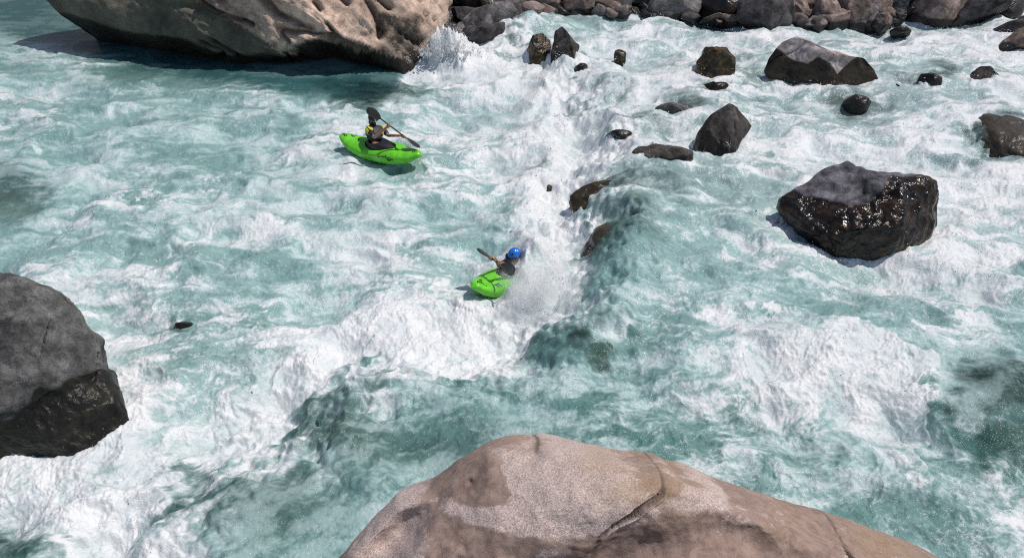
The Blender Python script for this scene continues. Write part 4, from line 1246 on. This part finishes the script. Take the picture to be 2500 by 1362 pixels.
def paddler(label, hip, chest, neck, head, face, side, sh, el, wr, grips, shaft, G, cloth, blue=False):
    """side: vector towards the paddler's left; sh/el/wr: (left, right) shoulders, elbows, wrists; grips on the shaft"""
    face = unit(face); hup = unit(np.array(head) - np.array(neck)); fr = unit(face - hup * (face @ hup)); lf = np.cross(hup, fr)
    Vs = [(hip, (.11, .11)), (np.array(hip) * .5 + np.array(chest) * .5, (.10, .10)), (chest, (.11, .11)), (neck, (.060, .060)),
          (np.array(head) - hup * .045, (.062, .068))]
    Es = [(0, 1), (1, 2), (2, 3), (3, 4)]
    # skull, jaw, chin
    Vs += [(np.array(head) + hup * .02, (.074, .088)), (np.array(head) + hup * .085, (.058, .070))]
    Es += [(4, 5), (5, 6)]
    for k in (0, 1):
        i = len(Vs)
        Vs += [(sh[k], .055), (np.array(sh[k]) * .5 + np.array(el[k]) * .5, .048), (el[k], .043), (np.array(el[k]) * .55 + np.array(wr[k]) * .45, .036), (wr[k], .028)]
        Es += [(2, i), (i, i + 1), (i + 1, i + 2), (i + 2, i + 3), (i + 3, i + 4)]
        add_hand(Vs, Es, i + 4, np.array(grips[k]), shaft, None)
    # thighs under the deck
    for s_ in (1, -1):
        i = len(Vs)
        k = np.array(hip) + np.array(side) * .09 * s_ + fr * .30 + np.array([0, 0, -.14])
        Vs += [(k, .06)]; Es += [(0, i)]
    body = skin("person", Vs, Es, G['skin'], None, 2, loc=np.array(hip))
    tag(body, label, "person")
    hip = np.array(hip); P = body
    def rel(v): return np.array(v) - hip
    # clothing: a jacket over trunk and upper arms, a buoyancy vest over it
    def cs(name, vs, es, mat, lv=2): return skin(name, [(rel(a), r) for a, r in vs], es, mat, P, lv)
    mid = hip * .5 + np.array(chest) * .5
    jv = [(hip + np.array([0, 0, -.02]), (.175, .175)), (mid, (.165, .165)), (np.array(chest), (.17, .17)), (np.array(neck) - hup * .03, (.072, .072))]
    je = [(0, 1), (1, 2), (2, 3)]
    for k in (0, 1):
        i = len(jv); e = np.array(el[k]); s_ = np.array(sh[k]); frac = .92
        jv += [(s_, .083), (s_ * (1 - frac) + e * frac, .058)]; je += [(2, i), (i, i + 1)]
    cs("paddling_jacket", jv, je, G[cloth[0]])
    up = unit(np.array(chest) - hip); bf = unit(np.cross(np.array(side), up))
    # vest: a shell round the chest with shoulder straps
    vv = [(hip * .75 + np.array(chest) * .25 + bf * .01, (.185, .185)), (mid + bf * .015, (.185, .185)), (hip * .12 + np.array(chest) * .88 + bf * .015, (.18, .18))]
    cs("buoyancy_vest", vv, [(0, 1), (1, 2)], G[cloth[1]])
    for k in (0, 1):
        s_ = np.array(sh[k]); t = np.array(neck) - hup * .02
        y = [(s_ * .72 + t * .28 + bf * .105 - up * .15, (.055, .03)), (s_ * .72 + t * .28 + bf * .07 - up * .0, (.06, .035)), (s_ * .72 + t * .28 + up * .055, (.062, .035)), (s_ * .72 + t * .28 - bf * .09 - up * .04, (.06, .035))]
        cs("shoulder_panel", y, [(0, 1), (1, 2), (2, 3)], G[cloth[2]])
        e = np.array(el[k])
        cs("shoulder_panel", [(s_ + (t - s_) * .25 + up * .01, .088), (s_, .094), (s_ * .55 + e * .45, .078)], [(0, 1), (1, 2)], G[cloth[2]])
        cs("sleeve_band", [(s_ * .35 + e * .65, .063), (s_ * .22 + e * .78, .062)], [(0, 1)], G[cloth[3]])
    # head details
    ax = np.stack([fr, lf, hup])
    H0 = np.array(head) - hip
    mesh_obj("nose", *ellipsoid(H0 + fr * .092 - hup * .012, (.022, .015, .026), ax, 2), G['skin'], P)
    mesh_obj("mouth", *ellipsoid(H0 + fr * .082 - hup * .058, (.010, .026, .007), ax, 2), G['hand2'], P)
    for k in (1, -1):
        mesh_obj("eye", *ellipsoid(H0 + fr * .080 + lf * .032 * k + hup * .014, (.012, .014, .009), ax, 2), G['eye'], P)
        mesh_obj("ear", *ellipsoid(H0 + lf * .083 * k - hup * .01, (.022, .012, .034), ax, 2), G['skin'], P)
    def beard(W, V):
        W = W.copy(); W[:, 0] = np.where(V[:, 0] < 0, W[:, 0] * .4, W[:, 0]); return W
    if not blue:
        mesh_obj("beard", *ellipsoid(H0 + fr * .040 - hup * .092, (.062, .066, .058), ax, 3, beard), G['hair'], P)
        mesh_obj("hair", *ellipsoid(H0 - fr * .045 - hup * .07, (.060, .080, .11), ax, 3), G['hair'], P)
    hc = 'blue' if blue else 'helmet'
    def helm(W, V):
        W = W.copy()
        low = np.where(V[:, 0] > .15, .028, -.055)               # open at the brow, lower over ears and nape
        W[:, 2] = np.maximum(W[:, 2], low); return W
    hm = mesh_obj("helmet", *ellipsoid(H0 + hup * .042 - fr * .004, (.130, .106, .120), ax, 4, helm), G[hc], P)
    # peak
    V = []; F = []
    for i, a in enumerate(np.linspace(-1.05, 1.05, 15)):
        for j, (r_, z_) in enumerate(((.118, .078), (.185, .055), (.185, .048), (.118, .066))):
            k = 1 - .28 * abs(a) ** 2 * (j in (1, 2))
            V.append(H0 + fr * math.cos(a) * r_ * k + lf * math.sin(a) * r_ * .84 + hup * z_)
        if i:
            o = i * 4; q = o - 4
            for j in range(4): F.append((q + j, o + j, o + (j + 1) % 4, q + (j + 1) % 4))
    F += [(0, 1, 2, 3), (56, 57, 58, 59)]
    mesh_obj("helmet_peak", np.array(V), F, G['helmet'], hm)
    if blue:
        mesh_obj("vent_mark", *ellipsoid(H0 + hup * .135 + fr * .05 + lf * .05, (.03, .018, .02), ax, 2), G['helmet'], hm)
        mesh_obj("vent_mark", *ellipsoid(H0 + hup * .12 - fr * .05 + lf * .06, (.022, .018, .02), ax, 2), G['white'], hm)
        mesh_obj("ear_guard", *ellipsoid(H0 - hup * .03 - fr * .03, (.085, .098, .06), ax, 3), G['helmet'], hm)
    for k in (1, -1):
        mesh_obj("chin_strap", *tube([H0 + lf * .088 * k + hup * .0, H0 + lf * .070 * k + fr * .03 - hup * .08, H0 + fr * .055 - hup * .118], .006, 6), G['black'], P)
    return body


def build_boats():
    G = kayak_mats()
    # --- upstream boat: bow to the right and a little towards the bank
    s0, s1 = at(829, 331, 18.35), at(1030, 366, 17.55)
    mid = (s0 + s1) / 2
    d = s1 - s0; head = math.atan2(d[1], d[0])
    LEN = math.hypot(d[0], d[1])
    K = np.array([mid[0], mid[1], .02])
    kayak("kayak", "bright green kayak seen side on with its whole hull out of the water", K, head, R(2), R(5), G, scale=LEN / 2.3)
    f = unit([math.cos(head), math.sin(head), 0]); l = np.array([-f[1], f[0], 0]); u = np.array([0, 0, 1.0])
    def b(fx, lx, ux): return K + f * fx + l * lx + u * ux
    hip = b(-.16, .0, .24); chest = b(-.13, .0, .60); neck = b(-.08, -.01, .78); hd = b(-.03, -.015, .90)
    tipA, tipB = at(896, 265, 17.15), at(1023, 361, 17.75)
    ax_ = unit(tipB - tipA); Lp = np.linalg.norm(tipB - tipA)
    gr = tipA + ax_ * Lp * .42; gl = tipA + ax_ * Lp * .70
    hd = at(910, 292, 17.95); neck = hd - np.array([.0, 0, .12]) - f * .02; chest = at(915, 324, 18.0)
    sh = (at(937, 318, 18.12), at(899, 318, 17.88))
    side = unit(sh[0] - sh[1])
    el = (at(947, 331, 18.0), at(914, 336, 17.62))
    wr = (gl - unit(gl - el[0]) * .085 + u * .01, gr - unit(gr - el[1]) * .085)
    paddler("paddler in black helmet with yellow shoulders on a navy jacket, sitting in the upstream kayak", hip, chest, neck, hd, unit(f * 1 - l * .75 - u * .12), side, sh, el, wr, (gl, gr), ax_, G, ('navy', 'navy', 'yellow', 'teal'))
    paddle("paddle", "black paddle held slanting in front of the paddler with yellow shoulders", tipA, tipB, -l * .75 + u * .7, u - l * .05, G)
    # --- boat in the hole: only bow and foredeck clear the foam
    bow = at(1146, 702, 13.25); cen = at(1240, 682, 14.15)
    d = cen - bow; d = d / math.hypot(d[0], d[1])
    f = unit([-d[0], -d[1], 0]); l = np.array([-f[1], f[0], 0]); u = np.array([0, 0, 1.0])
    head = math.atan2(f[1], f[0])
    K = np.array([bow[0], bow[1], 0]) - f * 1.10
    K[2] = -.21
    kayak("kayak", "bright green kayak half swallowed by foam with only its bow and foredeck showing", K, head, R(-13), R(-6), G)
    def b(fx, lx, ux): return K + f * fx + l * lx + u * ux
    hd = at(1256, 624, 13.95); B0 = hd - np.array([0, 0, .90])
    def b(fx, lx, ux): return B0 + f * fx + l * lx + u * ux
    hip = b(-.16, .0, .22); chest = b(-.12, .0, .58); neck = b(-.05, 0, .78)
    P1 = at(1167, 611, 13.75); P2 = at(1259, 666, 13.1)
    ax_ = unit(P2 - P1)
    Lp = np.linalg.norm(P2 - P1)
    ga = P1 + ax_ * Lp * .36; gb = P1 + ax_ * Lp * .60
    sh = (b(-.08, .20, .66), b(-.08, -.20, .66))
    # left hand is the one nearer the bank
    if (ga - gb) @ l > 0: gl, gr = ga, gb
    else: gl, gr = gb, ga
    el = (sh[0] * .45 + gl * .55 - u * .14, sh[1] * .45 + gr * .55 - u * .14)
    wr = (gl - f * .08 - u * .02, gr - f * .08 - u * .02)
    paddler("paddler in blue helmet and dark jacket half hidden by spray in the hole", hip, chest, neck, hd, unit(f - l * .1 - u * .25), l, sh, el, wr, (gl, gr), ax_, G, ('grey', 'grey', 'grey', 'grey'), blue=True)
    paddle("paddle", "dark paddle with green and pink tape held by the paddler in the blue helmet", P1, P2, np.array([.1, .60, .80]), unit(np.array([0, -1, .5])), G,
           extra=[("tape", .44, .50, .021, 'mint'), ("tape", .30, .33, .020, 'hand2')])


# ------------------------------------------------------------------ flying water
def build_spray(wt):
    g = np.random.default_rng(99)
    x, y, H, foam, cov, px, py = (wt[k] for k in ("x", "y", "H", "foam", "cov", "px", "py"))
    inside = (px > -150) & (px < 2650) & (py > 25) & (py < 1420)
    crest = H - (np.roll(H, 9, 0) + np.roll(H, -9, 0) + np.roll(H, 9, 1) + np.roll(H, -9, 1)) / 4
    p = np.clip(cov - .2, 0, 1) ** 1.3 * foam * np.clip(crest / .03, 0, 2) * inside
    cell = (y ** 1.6)
    p = (p * cell).ravel(); p /= p.sum()
    b = NB("flying_water")
    b.set(Base_Color=(.86, .87, .88), Roughness=.35, Specular_IOR_Level=.4)
    tl = b.node("ShaderNodeBsdfTranslucent"); tl.inputs[0].default_value = (.90, .91, .92, 1)
    mx = b.node("ShaderNodeMixShader"); mx.inputs[0].default_value = .6
    b.l.new(b.bsdf.outputs[0], mx.inputs[1]); b.l.new(tl.outputs[0], mx.inputs[2]); b.l.new(mx.outputs[0], b.out.inputs[0])
    O = np.array([(1, 0, 0), (-1, 0, 0), (0, 1, 0), (0, -1, 0), (0, 0, 1), (0, 0, -1)], float)
    OF = np.array([(0, 2, 4), (2, 1, 4), (1, 3, 4), (3, 0, 4), (2, 0, 5), (1, 2, 5), (3, 1, 5), (0, 3, 5)])
    def cloud(name, label, C, r):
        n = len(C)
        M = g.normal(size=(n, 3)); M /= np.linalg.norm(M, axis=1, keepdims=True)
        V = O[None] * r[:, None, None] * g.uniform(.7, 1.2, (n, 6, 1))
        V = V + M[:, None] * (V @ M[:, :, None]) * g.uniform(0, 1.3, (n, 1, 1))
        V = (V + C[:, None]).reshape(-1, 3)
        F = (OF[None] + (np.arange(n) * 6)[:, None, None]).reshape(-1, 3)
        o = mesh_obj(name, V, F, b.mat)
        tag(o, label, "spray", kind="stuff")
    n = 9000
    i = g.choice(p.size, n, p=p)
    C = np.stack([x.ravel()[i], y.ravel()[i], H.ravel()[i]], -1) + g.normal(size=(n, 3)) * np.array([.05, .05, 0])
    C[:, 2] += g.exponential(.05, n) * (.4 + cov.ravel()[i])
    r = g.lognormal(math.log(.0050), .45, n) * (C[:, 1] / 13) ** .7
    cloud("water_spray", "white drops thrown up all over the rapids", C, np.clip(r, .002, .016))
    # bursts: ragged clots of foam with drops round them
    def burst(px_, py_, D, nt, sx, sy, h, rr, name, label, lean=(0, 0), dense=26, z0=0.0):
        c = at(px_, py_, D)
        V0, F0 = ico(2)
        Vs, Fs, C, rad = [], [], [], []
        o = 0
        for t in range(nt):
            q = np.clip(g.normal(size=2), -2, 2); top = h * math.exp(-.45 * (q ** 2).sum()) * g.uniform(.45, 1.1)
            dirv = np.array([q[0] * .25 + lean[0] + g.normal() * .18, q[1] * .2 + lean[1] + g.normal() * .12, 1.0])
            b0 = c + np.array([q[0] * sx, q[1] * sy, z0 - .05])
            for k in range(dense):
                f = g.uniform(0, 1) ** 1.2
                p = b0 + dirv * top * f + g.normal(size=3) * .03 * (1 + f)
                r_ = rr * (1.3 - 1.1 * f) * g.lognormal(0, .4)
                if r_ > rr * .75:
                    W = V0 * (1 + .5 * pn3(V0 * 2.1 + g.uniform(0, 90)))[:, None] * r_ * np.array([g.uniform(.5, 1), g.uniform(.5, 1), g.uniform(1.2, 2.6)]) + p
                    Vs.append(W); Fs.append(F0 + o); o += len(W)
                else:
                    C.append(p); rad.append(max(.003, r_ * .55))
                for _ in range(1):
                    C.append(p + g.normal(size=3) * .07 + np.array([0, 0, .03])); rad.append(rr * .28 * g.lognormal(0, .4))
        C = np.array(C); r = np.array(rad)
        VV = (O[None] * r[:, None, None] + C[:, None]).reshape(-1, 3)
        FF = (OF[None] + (np.arange(len(C)) * 6)[:, None, None]).reshape(-1, 3)
        V = np.concatenate(Vs + [VV]); F = np.concatenate(Fs + [FF + o])
        tag(mesh_obj(name, V, F, b.mat), label, "spray", kind="stuff")
    burst(1090, 140, gdepth(1090, 160), 90, .36, .16, .9, .016, "splash", "white burst of water at the right end of the rock slab", (-.1, 0), 14, .2)
    burst(1300, 705, gdepth(1300, 740), 26, .34, .30, .40, .0060, "splash", "drops round the paddler in the blue helmet", (-.4, 0), 8, .12)
    burst(1375, 690, gdepth(1375, 740), 26, .28, .5, .30, .0060, "splash", "drops over the pour-over behind the half swallowed kayak", (-.3, 0), 8, .1)
    def mist(c, r, dens, label, seed):
        m = NB("spray_mist")
        co = m.coord("Object")
        ln = m.node("ShaderNodeVectorMath", operation='LENGTH')
        mp = m.node("ShaderNodeMapping"); m.l.new(co, mp.inputs[0]); mp.inputs["Scale"].default_value = tuple(1 / q for q in r)
        m.l.new(mp.outputs[0], ln.inputs[0])
        fall = m.mapr(ln.outputs["Value"], 1.0, .15)
        nz = m.mapr(m.noise(co, 4.5, 5, .65, .5), .36, .72)
        d = m.math('MULTIPLY', m.math('MULTIPLY', fall, nz), dens)
        v = m.node("ShaderNodeVolumePrincipled"); v.inputs["Color"].default_value = (1, 1, 1, 1)
        v.inputs["Anisotropy"].default_value = .2
        m.l.new(d, v.inputs["Density"]); m.l.new(v.outputs[0], m.out.inputs["Volume"])
        m.n.remove(m.bsdf)
        V0, F0 = ico(3)
        o = mesh_obj("spray_mist", V0 * np.array(r) + c, F0, m.mat, loc=c)
        tag(o, label, "mist", kind="stuff")
    SC.cycles.volume_bounces = 8
    mist(at(1285, 690, gdepth(1285, 735) - .1), (.62, .60, .48), 5.0, "white mist round the paddler in the blue helmet", 1)
    mist(at(1360, 690, gdepth(1360, 760)), (.5, .9, .45), 4.5, "white mist over the drop right of the blue helmet", 2)
    mist(at(1090, 120, gdepth(1090, 160)), (.75, .5, .95), 3.2, "white mist over the burst at the end of the slab", 3)


#@@MAIN
WATER_RES = (1450, 860)
build_rocks()
build_fore()
build_boats()
water = build_water()
build_spray(water)
